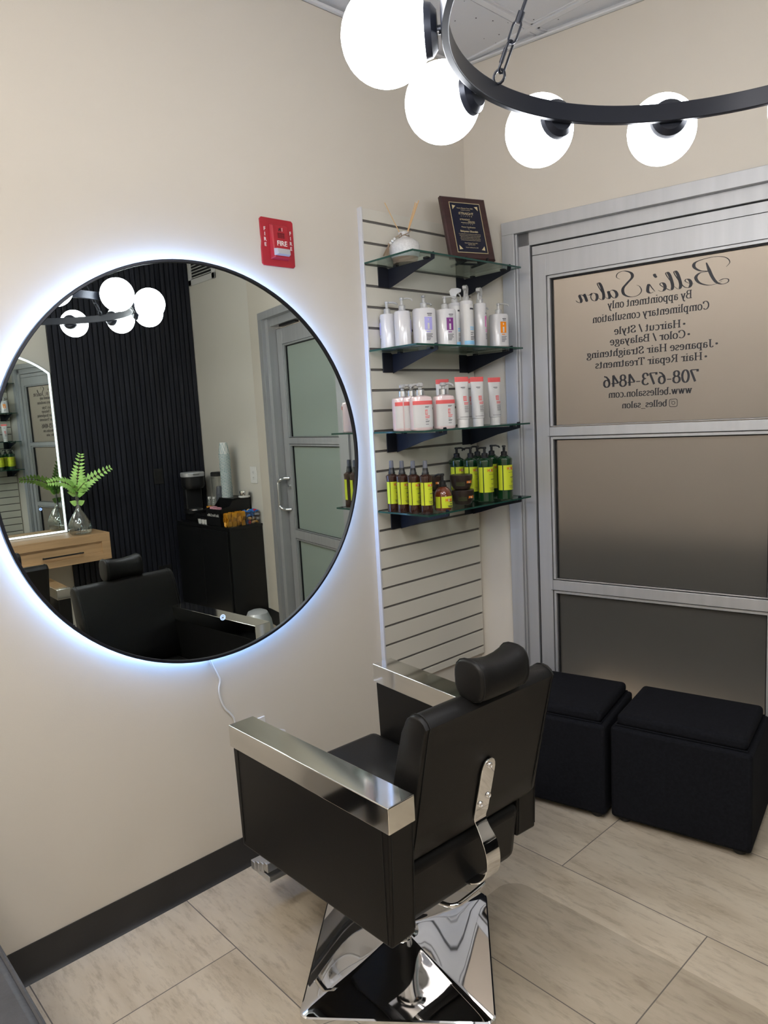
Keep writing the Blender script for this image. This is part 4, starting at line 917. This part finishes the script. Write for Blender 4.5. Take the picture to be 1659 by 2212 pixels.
def round_b(name, label, cat, loc, rot, r, h, m, cap, grp, pang=0, waist=.0, total=None, shoulder=.9):
    t = thing(name, label, cat, loc, rot, grp)
    pr = [(r*.9, 0), (r*.97, .003), (r*.93, h*.15), (r*.93, h*.8), (r, h*.93), (r*.97, h*.955), (r*.55, h), (.011, h+.002)]
    if shoulder < .9: pr = [(r*.93, 0), (r, .004), (r, h*.55), (r*.95, h*.72), (r*.72, h*.9), (r*.4, h), (.009, h+.003)]
    B().lathe(pr, seg=36).build('bottle', m, t)
    rl = r*.93 if shoulder >= .9 else r
    lz0, lz1 = (h*.22, h*.80) if shoulder >= .9 else (h*.12, h*.60)
    lb = B().patch((0, 0, 0), rl+.0003, -.85, 1.25, lz0, lz1, 16).build('label', 'lime', t)
    B().patch((0, 0, 0), rl+.0003, -1.6, -.98, lz0, lz1, 6).build('back_label', 'lime', t)
    s = r/.03; logo_mac(lb, rl+.0008, -.35 if r > .025 else -.2, lz1-.019*min(1, s), .95*min(1, s), 'orange')
    k = B(); zz = lz0; hh_ = lz1-lz0
    for z_, f, a_ in ((.70, .8, -.2), (.50, .7, .05), (.34, .5, .1), (.30, .4, .15), (.17, .9, -.2), (.13, .6, -.1), (.09, .8, -.1), (.05, .4, .1)): k.patch((0, 0, 0), rl+.001, a_, a_+f, lz0+hh_*z_, lz0+hh_*z_+.0011+(.001 if z_ == .5 else 0), 5)
    k.build('print', 'ink', lb)
    if cap == 'spray':
        B().lathe([(.0128, 0), (.0128, .006), (.0115, .008), (.0098, .020), (.0095, .023)], (0, 0, h), 20).build('collar', 'black', t)
        B().lathe([(.0085, 0), (.0078, .024), (.0070, .0265), (.001, .0270)], (0, 0, h+.023), 20).build('cap', 'gcap', t)
    else:
        pump('black', h, .0118 if total is None else .0125, (total or .215)-h, pang-rot, .03, big=1.1).build('pump', 'black', t)
    return t
bl = ['brown spray bottle with lime label, leftmost of the four on the bottom shelf', 'brown spray bottle with lime label, second from left on the bottom shelf', 'brown spray bottle with lime label, third from left on the bottom shelf', 'brown spray bottle with lime label, nearest the amber pump bottle']
for i, (x, y) in enumerate(((.085, -.585), (.138, -.583), (.192, -.579), (.242, -.567))):
    round_b('brown_spray_bottle', bl[i], 'spray bottle', (x, y, Z4), deg(-14), .0235, .142, 'brown', 'spray', 'brown spray bottles on the bottom shelf')
round_b('amber_pump_bottle', 'short amber pump bottle with lime label between the brown sprays and the dark jars', 'pump bottle', (.236, -.472, Z4), deg(-10), .033, .088, 'amber', 'pump', None, deg(190), total=.136, shoulder=.5)
gp = 'dark green pump bottles on the bottom shelf'
for lab, (x, y), pa in (('dark green pump bottle with lime label, leftmost, behind the stacked jars', (.085, -.215), 45), ('dark green pump bottle with lime label, second from left, partly behind the jars', (.150, -.205), 225),
                        ('dark green pump bottle with lime label, back row, between the second and third', (.115, -.120), 215), ('dark green pump bottle with lime label at the front, touching the stacked jars', (.222, -.205), 190),
                        ('dark green pump bottle with lime label, back row, behind the right-hand pair', (.150, -.070), 40), ('dark green pump bottle with lime label at the right end of the bottom shelf', (.243, -.108), -48)):
    round_b('green_pump_bottle', lab, 'pump bottle', (x, y, Z4), deg(-12), .0335, .172, 'green', 'pump', gp, deg(pa), total=.216)
def jar(label, loc, rot):
    t = thing('hair_mask_jar', label, 'jar', loc, rot, 'dark brown jars on the bottom shelf')
    B().lathe([(.026, 0), (.032, .003), (.0395, .018), (.0425, .036), (.0430, .040)], seg=36).build('jar_body', 'jar', t)
    B().lathe([(.0438, .040), (.0445, .042), (.0445, .056), (.0425, .0585)], seg=36).build('lid', 'jar', t)
    logo_mac(t, .0435, .15, .026, .8, 'orange', .0012)
    k = B()
    for q in range(4): k.patch((0, 0, 0), .0432, -.85, -.05, .032-.004*q-.002, .0335-.004*q-.002, 5, th=.0008)
    k.build('print', 'olive', t); return t
jar('dark brown jar under its twin, beside the amber pump bottle', (.196, -.314, Z4), deg(-25))
jar('dark brown jar stacked on top, in front of the green bottles', (.194, -.318, Z4+.0588), deg(-28))
jar('dark brown jar of the rear stack, underneath', (.100, -.385, Z4), deg(-20))
jar('dark brown jar on top of the rear stack, behind the amber pump', (.098, -.387, Z4+.0588), deg(-30))

# ---- top shelf : diffuser and plaque
Z1 = SH[0][0]
t = thing('reed_diffuser', 'white speckled ceramic reed diffuser with twine tassel on the top glass shelf', 'reed diffuser', (.078, -.452, Z1))
B().lathe([(.046, .0), (.0465, .012), (.050, .020)], seg=40).build('clay_foot', 'clay', t)
B().lathe([(.050, .020), (.0565, .040), (.0575, .060), (.052, .074), (.034, .086), (.018, .092), (.016, .098), (.017, .104), (.020, .108), (.021, .112), (.018, .113), (.014, .110), (.013, .095)], seg=44, cap=False).build('vase', 'ceramic', t)
dr = Vector((r2.x, r2.y, 0)).normalized()     # sticks fan out across the shelf
for k_, (u_, h_) in enumerate(((-.066, .222), (.060, .222), (.046, .214), (.050, .210), (.056, .216))):
    v0 = dr*(-u_*.12); v1 = dr*u_
    B().cyl((v0.x, v0.y, .06), (v1.x+.004*k_, v1.y-.003*k_, h_), .0016, 8).build('reed', 'reed', t)
b = B(); b.tube([(.0185*math.cos(i/16*2*PI), .0185*math.sin(i/16*2*PI), .097+.003*math.sin(i)) for i in range(17)], .0017, 6)
d2 = -dr; b.tube(catmull([(.004, -.018, .10), (.014, -.03, .104), (.0+d2.x*.01+.02, d2.y*.01-.03, .096), (d2.x*.035+.022, d2.y*.035-.022, .088)], 5), .0015, 6); b.tube(catmull([(.012, -.014, .10), (.03, -.01, .103), (.035, .0, .112)], 5), .0014, 6); b.build('twine', 'twine', t)
for i in range(3): B().sphere((d2.x*(.040+.008*i)+.026, d2.y*(.040+.008*i)-.020, .084-.007*i), .0052, 14, 10).build('bead', 'white', t)
c0 = Vector((d2.x*.062+.026, d2.y*.062-.020, .066)); c1 = Vector((d2.x*.075+.026, d2.y*.075-.020, .026)); b = B()
for i in range(26):
    a_ = 2*PI*i/26; rr = .011*(.5+.5*(i % 3)/2); b.tube([c0, (c0+c1)/2+Vector((rr*.6*math.cos(a_), rr*.6*math.sin(a_), 0)), c1+Vector((rr*math.cos(a_), rr*math.sin(a_), 0))], .0009, 4)
b.sphere(tuple(c0), .0045, 10, 8); b.build('tassel', 'twine', t)
# plaque
t = thing('award_plaque', 'dark wooden award plaque with navy plate leaning on a black easel on the top shelf', 'plaque', (.205, -.215, Z1), deg(-17))
PW, PH = .200, .252; LE = Matrix.Translation((0, 0, .012)) @ Matrix.Rotation(math.radians(-15), 4, 'Y')   # local: y across, z up, x out
pb = B(LE); bw, bh = PW/2, PH; pb.add([(-.006, -bw, 0), (-.006, bw, 0), (-.006, bw, bh), (-.006, -bw, bh), (.008, -bw, 0), (.008, bw, 0), (.008, bw, bh), (.008, -bw, bh), (.012, -bw+.005, .005), (.012, bw-.005, .005), (.012, bw-.005, bh-.005), (.012, -bw+.005, bh-.005)],
      [(0, 3, 2, 1), (0, 1, 5, 4), (1, 2, 6, 5), (2, 3, 7, 6), (3, 0, 4, 7), (4, 5, 9, 8), (5, 6, 10, 9), (6, 7, 11, 10), (7, 4, 8, 11), (8, 9, 10, 11)])
pb.build('wood_board', 'plaque', t, smooth=0)
pl = B(LE).box((.012, -.067, .026), (.0135, .067, .226)).build('engraved_plate', 'plate', t, smooth=0)
g = B(LE)
for a_, c_ in (((-.069, .024), (.069, .0262)), ((-.069, .2258), (.069, .228)), ((-.069, .024), (-.0668, .228)), ((.0668, .024), (.069, .228))): g.box((.0125, a_[0], a_[1]), (.0142, c_[0], c_[1]))
for sy in (-1, 1):
    for z_, sz in ((.036, 1), (.216, -1)):
        cs = [(sy*.056, z_)]+[(sy*(.056-.016+.016*math.cos(q)) if False else sy*(.040+.016*(1-math.cos(q))), z_+sz*.016*(1-math.sin(q))) for q in [PI/2*i/6 for i in range(7)]]
        poly = [(sy*.057, z_)]+[(sy*(.041+.014*(1-math.cos(PI/2*i/6))), z_+sz*(.0025+.0135*(1-math.cos(PI/2*i/6))**1.0*math.sin(PI/2*i/6)*1.0)) for i in range(7)]+[(sy*.057, z_+sz*.018)]
        g.prism(poly, .0136, .0142, lambda p, q, s: (s, p, q))
RYp = Matrix(((0, 0, 1, 0), (1, 0, 0, 0), (0, 1, 0, 0), (0, 0, 0, 1)))
def pt(s, size, y, z, **k): font_into(g, s, size, RYp @ Matrix.Translation((y, z, .0138)), extrude=.0002, **k)
pt('Inaura Beauty Care, INC.', .0072, 0, .203); pt('is pleased to award the', .0045, 0, .1965)
pt('iSTRAIGHT', .0145, 0, .179, space=.95); pt('S Y S T E M', .006, 0, .171, space=1.7)
pt('iSTRAIGHT', .0095, -.010, .156); pt('KERATIN', .0075, .018, .149); g.box((.0136, -.030, .1455), (.0141, .033, .147)); pt('S Y S T E M', .0048, 0, .139, space=1.9)
pt('Master Certification', .0078, 0, .126); pt('To', .0045, 0, .120); pt('Balqueen Ghandah', .0105, 0, .108, bold=.0002)
for i, s in enumerate(('for completing all advanced training and successfully achieving', 'a high level of excellence of the Straight System and through', 'diligent lessons achieving certification as being a Master', 'Stylist with all the rights and privileges thereto pertaining', 'including teaching and administering Basic Certifications')): pt(s, .0039, 0, .099-.0062*i)
pt('Inaura Beauty Care, INC.', .0058, 0, .062); pt('April 22, 2013', .0055, 0, .0555); pt('Master Certificate No. 0001', .005, 0, .044)
g.build('engraving', 'gold', pl, smooth=0)
b = B(); 
for sy in (-.05, .045): b.prism([(-.075, 0), (.038, 0), (.038, .016), (.030, .016), (.026, .007), (-.002, .007), (-.050, .085), (-.056, .083), (-.030, .007), (-.075, .007)], sy-.003, sy+.003, lambda p, q, s: (p, s, q))
b.box((-.03, -.05, .001), (-.02, .045, .007)); b.build('easel', 'black', t, smooth=0)

# ------------------------------------------------------------------ far side of the room (seen in the round mirror)
SY0, SY1 = -.632, YN
t = thing('slat_wall_panelling', 'black vertical slat panelling covering the wall beside the wooden vanity', 'wall panelling', (W, 0, 0))
b = B(); b.box((-.008, SY0, .0), (-.002, SY1-.001, H-.001)).build('felt_backing', 'felt', t, smooth=0)
b = B(); n = 28; sp = (SY1-SY0)/n
for i in range(n): b.box((-.020, SY0+sp*i, 0), (-.008, SY0+sp*i+sp*.78, H-.002))
b.build('slats', 'slatblk', t, bevel=.0008, smooth=0)
Mo = Matrix(((0, 0, -1, W-.020), (-1, 0, 0, .082), (0, 1, 0, 1.122), (0, 0, 0, 1)))
outlet('wall_outlet', 'black outlet with black cover set into the slat panelling, left of the coffee maker', None, Mo, .075, .12, 'black')
Mo = Matrix(((0, 0, -1, W-.020), (-1, 0, 0, .066), (0, 1, 0, .372), (0, 0, 0, 1)))
outlet('wall_outlet', 'black outlet low on the slat panelling, left of the black cabinet', None, Mo, .11, .10, 'black')
Mo = Matrix(((1, 0, 0, 2.598), (0, 0, -1, YN), (0, 1, 0, 1.112), (0, 0, 0, 1)))
outlet('wall_outlet', 'white double-socket wall outlet beside the tower of paper cups', None, Mo, .085, .125, 'white')
# air vent
t = thing('air_vent', 'cream louvred air vent high on the wall beside the black slats', 'air vent', (3.11, YN, 2.70))
b = B(); x0, x1, z0_, z1_ = -.20, .20, -.115, .115; fw_ = .045
b.box((x0, -.012, z0_), (x1, 0, z0_+fw_)).box((x0, -.012, z1_-fw_), (x1, 0, z1_)).box((x0, -.012, z0_), (x0+fw_, 0, z1_)).box((x1-fw_, -.012, z0_), (x1, 0, z1_)); b.build('frame', 'vent', t, bevel=.003)
B().box((x0+fw_, -.002, z0_+fw_), (x1-fw_, -.0005, z1_-fw_)).build('duct', 'dark', t, smooth=0)
for i in range(6):
    zz = z0_+fw_+.012+.0225*i; B().hexa([(x0+fw_, -.002, zz), (x1-fw_, -.002, zz), (x1-fw_, -.013, zz-.008), (x0+fw_, -.013, zz-.008), (x0+fw_, -.002, zz+.004), (x1-fw_, -.002, zz+.004), (x1-fw_, -.013, zz-.004), (x0+fw_, -.013, zz-.004)]).build('louvre', 'vent', t, smooth=0)

# vanity
VY0, VY1, VX0, VZ0, VZ1 = -1.62, -.463, 3.02, .602, .790
t = thing('vanity_shelf', 'pale maple floating vanity drawer unit mounted under the arched mirror', 'vanity', (3.18, -1.04, VZ0))
T_ = Matrix.Translation((-3.18, 1.04, -VZ0))
B(T_).box((VX0+.016, VY0, VZ0), (W-.001, VY1, VZ1-.001)).box((VX0+.0, VY0, VZ1-.012), (W-.001, VY1, VZ1)).build('carcass', 'wood', t, bevel=.0015, smooth=0)
dr_ = B(T_); fr = .045
dr_.box((VX0, VY0, VZ0), (VX0+.016, VY1, VZ0+fr)).box((VX0, VY0, VZ1-.012-fr), (VX0+.016, VY1, VZ1-.012)).box((VX0, VY0, VZ0+fr), (VX0+.016, VY0+fr*1.3, VZ1-.012-fr)).box((VX0, VY1-fr*1.3, VZ0+fr), (VX0+.016, VY1, VZ1-.012-fr))
dr_.box((VX0+.0125, VY0+.04, VZ0+.03), (VX0+.0155, VY1-.04, VZ1-.04)); dr_.box((VX0+.006, VY0+.058, VZ0+.044), (VX0+.014, VY1-.058, VZ0+.052)).box((VX0+.006, VY0+.058, VZ1-.066), (VX0+.014, VY1-.058, VZ1-.058)); do = dr_.build('drawer_front', 'wood', t, bevel=.002, smooth=0)
b = B(T_); b.box((VX0-.024, -.93, .672), (VX0-.018, -.66, .682)).box((VX0-.02, -.92, .674), (VX0+.009, -.912, .680)).box((VX0-.02, -.678, .674), (VX0+.009, -.670, .680)); b.build('bar_handle', 'black', do, bevel=.001, smooth=0)
# arched mirror
AYR, AYL, ZB, ZS, ZA = -.645, -1.395, .791, 1.915, 2.055
XM_ = W-.030
ym = (AYR+AYL)/2; t = thing('arched_mirror', 'arched vanity mirror with a lit white edge beside the black slats', 'mirror', (W, ym, ZB))
hw_ = (AYR-AYL)/2; rise = ZA-ZS; Rr = (hw_*hw_+rise*rise)/(2*rise); th0 = math.asin(hw_/Rr)
def arch(ins):
    a_ = math.asin((hw_-ins)/(Rr-ins)); top_ = [((Rr-ins)*math.sin(a_-2*a_*i/20), ZA-ZB-Rr+(Rr-ins)*math.cos(a_-2*a_*i/20)) for i in range(21)]
    return [(-(hw_-ins), ins), ((hw_-ins), ins)]+top_
def ringp(b, A_, Bp, x0, x1):
    n = len(A_); vs = [(x, p[0], p[1]) for x in (x0, x1) for P_ in (A_, Bp) for p in P_]
    fs = []
    for i in range(n):
        j = (i+1) % n; fs += [(i, j, n+j, n+i), (2*n+i, 3*n+i, 3*n+j, 2*n+j), (i, 2*n+i, 2*n+j, j), (n+i, n+j, 3*n+j, 3*n+i)]
    b.add(vs, fs)
B().prism(arch(.010), -.0285, -.005, lambda a_, c_, q: (q, a_, c_)).build('mirror_glass', 'mirror', t, smooth=0)
b = B(); ringp(b, arch(0), arch(.004), -.032, -.002); b.build('frame', 'satin', t, smooth=0)
b = B(); ringp(b, arch(.004), arch(.0165), -.0300, -.027); b.build('lit_edge', 'ledframe', t, smooth=0)
button(t, -.0292, (-.81-ym, .978-ZB), 1.0)
# vase with fern
VS = (3.105, -.628, VZ1)
t = thing('glass_vase', 'clear teardrop glass bud vase with a long neck on the maple vanity', 'vase', VS)
pr = [(.054, 0), (.062, .004), (.074, .02), (.078, .045), (.074, .075), (.060, .11), (.038, .145), (.018, .178), (.0125, .20), (.012, .28), (.016, .30)]
B().lathe(pr+[(r-.0016, z+.0008) for r, z in pr[::-1]], seg=40, cap=False).build('glass_body', 'clear', t)
B().lathe([(.001, .003), (.044, .003), (.046, .007), (.001, .008)], seg=30, cap=False).build('thick_base', 'clear', t)
t = thing('fern_sprig', 'bright green fern fronds standing in the clear glass vase', 'fern', VS)
def frond(pts, ll, wl, n, side):
    P_ = catmull(pts, 6); st_ = B().tube([tuple(p) for p in P_], .0022, 6); st_.build('stem', 'stem', t)
    b = B(); m = len(P_)
    for i in range(n):
        f = .25+.75*i/(n-1); q = f*(m-1); i0 = min(int(q), m-2); p = P_[i0].lerp(P_[i0+1], q-i0); d = (P_[i0+1]-P_[i0]).normalized()
        s = Vector(side); s = (s-d*s.dot(d)).normalized(); L_ = ll*math.sin(PI*min(.96, .22+.72*(1-f)+.02)) if False else ll*(1-.62*((f-.25)/.75)**1.6)
        for sg in (-1, 1):
            dirv = (s*sg+d*.45).normalized(); nn = dirv.cross(d).normalized(); wv = dirv.cross(nn).normalized()*wl*(L_/ll); tip = p+dirv*L_+nn*.003
            pts_ = [p, p+dirv*L_*.3+wv, p+dirv*L_*.55+wv*.8, p+dirv*L_*.75+wv*.55, tip, p+dirv*L_*.7-wv*.5, p+dirv*L_*.45-wv*.85, p+dirv*L_*.2-wv*.7]
            v = [tuple(x_+nn*.0004) for x_ in pts_]+[tuple(x_-nn*.0004) for x_ in pts_]; k = len(pts_)
            b.add(v, [tuple(range(k)), tuple(range(k, 2*k))[::-1]]+[(a_, (a_+1) % k, k+(a_+1) % k, k+a_) for a_ in range(k)])
    b.build('leaflets', 'leaf', t)
o_ = Vector(VS)
frond([(0, 0, .01), (0, .0, .27), (.0, .012, .36), (.0, .03, .45), (-.002, .055, .55)], .068, .016, 14, (-.6, .8, 0))
frond([(0, 0, .01), (0, 0, .27), (-.015, .05, .345), (-.04, .13, .40), (-.06, .225, .445)], .062, .018, 13, (.35, 0, .9))
frond([(0, 0, .01), (0, 0, .27), (-.03, -.05, .35), (-.065, -.13, .385), (-.09, -.205, .385)], .062, .019, 13, (.35, 0, .9))
frond([(0, 0, .01), (0, 0, .27), (-.03, .01, .32), (-.06, .04, .36)], .055, .022, 5, (.5, -.6, .3))
frond([(0, 0, .01), (0, 0, .27), (-.02, -.03, .32), (-.05, -.02, .34)], .05, .022, 5, (-.5, .8, 0))

# coffee cabinet
CX0, CY0, CZ1 = 2.530, .203, .755
t = thing('coffee_cabinet', 'tall narrow black cabinet in the corner carrying the coffee things', 'cabinet', (2.93, .345, 0))
T_ = Matrix.Translation((-2.93, -.345, 0)); XE = W-.022
B(T_).box((CX0+.004, CY0+.004, .06), (XE, YN-.002, CZ1-.02)).box((CX0+.03, CY0+.03, .0), (XE, YN-.004, .06)).build('body', 'lam', t, bevel=.0015, smooth=0)
B(T_).box((CX0, CY0, CZ1-.02), (XE, YN-.001, CZ1)).build('worktop', 'lam', t, bevel=.002, smooth=0)
dd = B(T_).box((CX0+.02, CY0-.012, .07), ((CX0+XE)/2-.002, CY0+.003, CZ1-.03)).build('door', 'lam', t, bevel=.0015, smooth=0)
dd2 = B(T_).box(((CX0+XE)/2+.002, CY0-.012, .07), (XE-.005, CY0+.003, CZ1-.03)).build('door', 'lam', t, bevel=.0015, smooth=0)
# organiser box with caddy lettering
OX0, OX1, OY0 = 2.655, 2.865, .213
t = thing('coffee_organizer', 'black coffee organiser box with white script lettering on the cabinet', 'organiser box', ((OX0+OX1)/2, .34, CZ1))
T_ = Matrix.Translation((-(OX0+OX1)/2, -.34, -CZ1)); z = CZ1
side = [(OY0, z), (YN-.012, z), (YN-.012, z+.195), (OY0+.125, z+.195), (OY0+.08, z+.14), (OY0, z+.125)]
b = B(T_)
for xx in (OX0, OX1-.006): b.prism(side, xx, xx+.006, lambda p, q, s: (s, p, q))
b.box((OX0, OY0, z), (OX1, OY0+.006, z+.125)).box((OX0, YN-.018, z), (OX1, YN-.012, z+.195)).box((OX0, OY0, z), (OX1, YN-.012, z+.006)).box((OX0, OY0+.12, z+.185), (OX1, YN-.012, z+.193)).box((OX0, OY0+.12, z), (OX1, OY0+.126, z+.19)); b.build('box', 'lam', t, bevel=.001, smooth=0)
g = B(T_); Mt = Matrix(((1, 0, 0, (OX0+OX1)/2), (0, 0, -1, OY0-.0004), (0, 1, 0, z+.070), (0, 0, 0, 1)))
sh_ = Matrix(((1, .25, 0, 0), (0, 1, 0, 0), (0, 0, 1, 0), (0, 0, 0, 1)))
font_into(g, 'But First Coffee', .029, Mt @ sh_, space=.9); g.build('script_lettering', 'labelw', t, smooth=0)
b = B(T_); b.box((OX0+.06, OY0+.012, z+.06), (OX0+.11, OY0+.05, z+.134)).box((OX0+.13, OY0+.02, z+.06), (OX0+.18, OY0+.055, z+.138)); b.build('sweetener_packets', 'pinkpk', t, smooth=0)
# paper cup tower
CUPX, CUPY, CUPZ = 2.818, .382, CZ1+.193
cup = thing('paper_cup', 'white patterned paper cup nested in the tall upside-down tower', 'paper cup', (CUPX, CUPY, CUPZ), 0, 'paper cups stacked in one tower')
B().lathe([(.0405, 0), (.0418, .001), (.0418, .0035), (.0395, .005), (.0275, .094), (.0265, .0955), (.001, .0945)], seg=28).build('cup_body', 'paper', cup)
pb = B()
for i in range(7):
    a_ = 2*PI*i/7
    for s in (-1, 1):
        pts = [((.0402-.012*f)*math.cos(a_+s*f*.9), (.0402-.012*f)*math.sin(a_+s*f*.9), .004+.088*f) for f in [k/5 for k in range(6)]]; pb.tube(pts, .0009, 4)
pb.build('pattern', 'teal', cup)
B().lathe([(.0408, .0045), (.0408, .0072), (.0398, .0072), (.0398, .0045), (.0408, .0045)], seg=28, cap=False).build('rim_line', 'teal', cup)
for i in range(1, 31): dup(cup, (CUPX+.0015*math.sin(i*.7), CUPY+.001*math.cos(i), CUPZ+.0106*i), i*.37)
t = thing('condiment_cup', 'small glass and chrome cup beside the foot of the paper cup tower', 'cup', (2.66, .43, CZ1+.193))
B().lathe([(.04, 0), (.043, .004), (.043, .012), (.036, .014)], seg=24).build('saucer', 'white', t); B().lathe([(.032, .014), (.036, .04), (.034, .05), (.030, .052)], seg=24).build('body', 'chrome', t)
# candy boxes
def candy_box(label, y0, y1, x0=2.538, x1=2.645, h=.098):
    t = thing('acrylic_box', label, 'candy box', ((x0+x1)/2, (y0+y1)/2, CZ1)); hx, hy, th = (x1-x0)/2, (y1-y0)/2, .003
    b = B(); b.box((-hx, -hy, 0), (hx, hy, th)).box((-hx, -hy, 0), (-hx+th, hy, h)).box((hx-th, -hy, 0), (hx, hy, h)).box((-hx, -hy, 0), (hx, -hy+th, h)).box((-hx, hy-th, 0), (hx, hy, h)); b.build('box', 'acryl', t, smooth=0); return t
candy_box('clear acrylic box of gold wrapped candy bars on the cabinet corner', .210, .372)
candy_box('clear acrylic box of mixed colourful candies against the wall', .376, .478)
rn = random.Random(11)
def wrap(name, label, cat, grp, m, dims, loc, rot):
    lx, ly, lz = dims; b = B(); b.box((-lx, -ly, -lz), (lx, ly, lz)); b.box((-lx-.006, -ly*.9, -.0008), (lx+.006, ly*.9, .0008))
    o = b.build(name, m, bevel=min(dims)*.45, smooth=40); o.location = loc; o.rotation_euler = rot; tag(o, label, cat, grp); return o
gold = None
for i in range(36):
    lay = i//12; q = i % 12; loc = (2.565+.026*(q % 3)+rn.uniform(-.003, .003), .232+.039*(q//3)+rn.uniform(-.004, .004), CZ1+.022+.030*lay+rn.uniform(-.003, .004)); rot = (rn.uniform(-.5, .5), rn.uniform(1.1, 1.9), rn.uniform(-.4, .4))
    if gold is None: gold = wrap('wrapped_candy_bar', 'gold foil wrapped candy bar in the left acrylic box', 'candy', 'gold candy bars in the acrylic box', 'yel', (.017, .017, .005), loc, rot)
    else:
        c = gold.copy(); COL.objects.link(c); c.location = loc; c.rotation_euler = rot
protos = {}
cols = ['cream', 'redw', 'blue', 'yel', 'silverw']; cn = {'cream': 'tan', 'redw': 'red', 'blue': 'blue', 'yel': 'gold', 'silverw': 'silver'}
for i in range(48):
    lay = i//12; q = i % 12; m = 'blue' if (lay >= 2 and q < 7) else rn.choice(cols); loc = (2.556+.0215*(q % 4)+rn.uniform(-.003, .003), .392+.034*(q//4)+rn.uniform(-.004, .004), CZ1+.016+.026*lay+rn.uniform(-.003, .003)); rot = (rn.uniform(-1, 1), rn.uniform(-1, 1), rn.uniform(0, 3))
    if m not in protos: protos[m] = wrap('wrapped_candy', f'small {cn[m]} wrapped candy in the mixed box by the wall', 'candy', f'{cn[m]} candies in the mixed box', m, (.0105, .0085, .0065), loc, rot)
    else:
        c = protos[m].copy(); COL.objects.link(c); c.location = loc; c.rotation_euler = rot
# pod drawer, coffee pods, bottles
t = thing('pod_drawer', 'low black drawer under the water bottles and coffee maker', 'drawer', (3.08, .36, CZ1)); B().box((-.20, -.085, .0), (.225, .115, .058)).build('box', 'lam', t, bevel=.002, smooth=0); B().box((-.19, -.090, .006), (.215, -.085, .052)).build('drawer_front', 'lam', t, bevel=.001, smooth=0)
pods = ['leftmost of three white coffee pods before the low black drawer', 'middle one of three white coffee pods before the low black drawer', 'rightmost of three white coffee pods, against the lettered organiser']
for i, x in enumerate((2.995, 2.945, 2.90)):
    t = thing('coffee_pod', pods[i], 'coffee pod', (x, .238, CZ1), 0, 'white coffee pods on the cabinet')
    B().lathe([(.0175, 0), (.0185, .002), (.0225, .038), (.001, .038)], seg=24).build('cup', 'white', t); B().lathe([(.0255, .038), (.0255, .0405), (.001, .041)], seg=24).build('foil_lid', 'black', t)
wl = ['small water bottle with orange label beside the coffee maker', 'small water bottle with white label in front of the pitcher', 'small water bottle furthest right, behind the lettered organiser']
for i, (x, y, m) in enumerate(((2.975, .315, 'labelo'), (2.925, .325, 'labelw'), (2.885, .385, 'labelw'))):
    t = thing('water_bottle', wl[i], 'water bottle', (x, y, CZ1+.058), 0, 'small water bottles on the coffee cabinet')
    B().lathe([(.024, 0), (.026, .004), (.025, .02), (.026, .06), (.026, .085), (.020, .105), (.010, .120), (.010, .128)], seg=24).build('bottle', 'clear', t); B().lathe([(.0125, .124), (.0125, .138), (.001, .139)], seg=20).build('cap', 'white', t)
    B().lathe([(.0266, .035), (.0266, .068), (.0260, .068), (.0260, .035)], seg=24, cap=False).build('label', m, t)
# coffee maker
t = thing('coffee_maker', 'black single-cup coffee maker with a silver banded lid', 'coffee maker', (3.215, .315, CZ1+.058), deg(10)); t.scale = (.9, .9, 1)
B().lathe([(.088, 0), (.090, .003), (.090, .022), (.086, .025)], seg=36, sx=.95, sy=1, n=3).build('drip_base', 'black', t)
B().box((.0, -.075, .024), (.085, .075, .22)).build('water_column', 'black', t, bevel=.012, segs=3)
B().lathe([(.078, .195), (.092, .21), (.095, .225), (.095, .285), (.090, .290)], seg=40, n=2.8).build('brew_head', 'black', t)
B().lathe([(.0955, .290), (.0975, .293), (.0975, .318), (.092, .324)], seg=40, n=2.8).build('lid_band', 'silverp', t)
B().box((-.1035, -.03, .305), (-.090, .03, .318)).build('handle', 'satin', t, bevel=.003); B().lathe([(.060, .025), (.060, .034), (.03, .036)], (-.02, 0, 0), 24).build('drip_grate', 'satin', t)
# pitcher
t = thing('water_pitcher', 'clear square water filter pitcher with black lid beside the cup tower', 'pitcher', (3.015, .43, CZ1+.058), deg(0)); t.scale = (1.0, 1.0, 1.15)
B().lathe([(.052, 0), (.054, .004), (.060, .24), (.062, .25)], seg=36, sx=.9, sy=.8, n=3.5, cap=False).build('jug', 'clear', t); B().lathe([(.050, .003), (.0505, .003), (.001, .004)], seg=24, cap=False).build('jug_bottom', 'clear', t)
B().lathe([(.063, .25), (.063, .272), (.055, .278)], seg=36, sx=.9, sy=.8, n=3.5).build('lid', 'black', t)
B().lathe([(.036, .02), (.024, .17), (.020, .18)], seg=20).build('filter', 'gcap', t)
B().tube(catmull([(.052, -.01, .235), (.085, -.03, .232), (.095, -.035, .20), (.09, -.035, .10), (.075, -.03, .07)], 5), .0075, 10).build('handle', 'acryl', t)
# little vacuum station
t = thing('floor_vacuum_station', 'small silver and black appliance with a red light on the floor by the cabinet', 'appliance', (2.0, .055, 0), deg(25))
B().lathe([(.085, 0), (.088, .006), (.085, .12), (.074, .20), (.055, .245), (.030, .258), (.001, .260)], seg=36, sx=1, sy=.9, n=2.6).build('body', 'black', t)
g = B(); g.patch((0, 0, 0), .0885, -PI, -.3, .02, .12, 20, 1, .9, 2.6, .002); g.build('silver_front', 'silverp', t)
B().lathe([(.0870, .120), (.0762, .2005), (.0570, .2465), (.0320, .2595), (.001, .2618)], seg=36, sx=1, sy=.9, n=2.6, cap=False).build('silver_hood', 'silverp', t)
B().sphere((-.055, -.045, .205), .010, 12, 8).build('red_light', 'redw', t)
t.scale = (1.25, 1.25, 1.06)
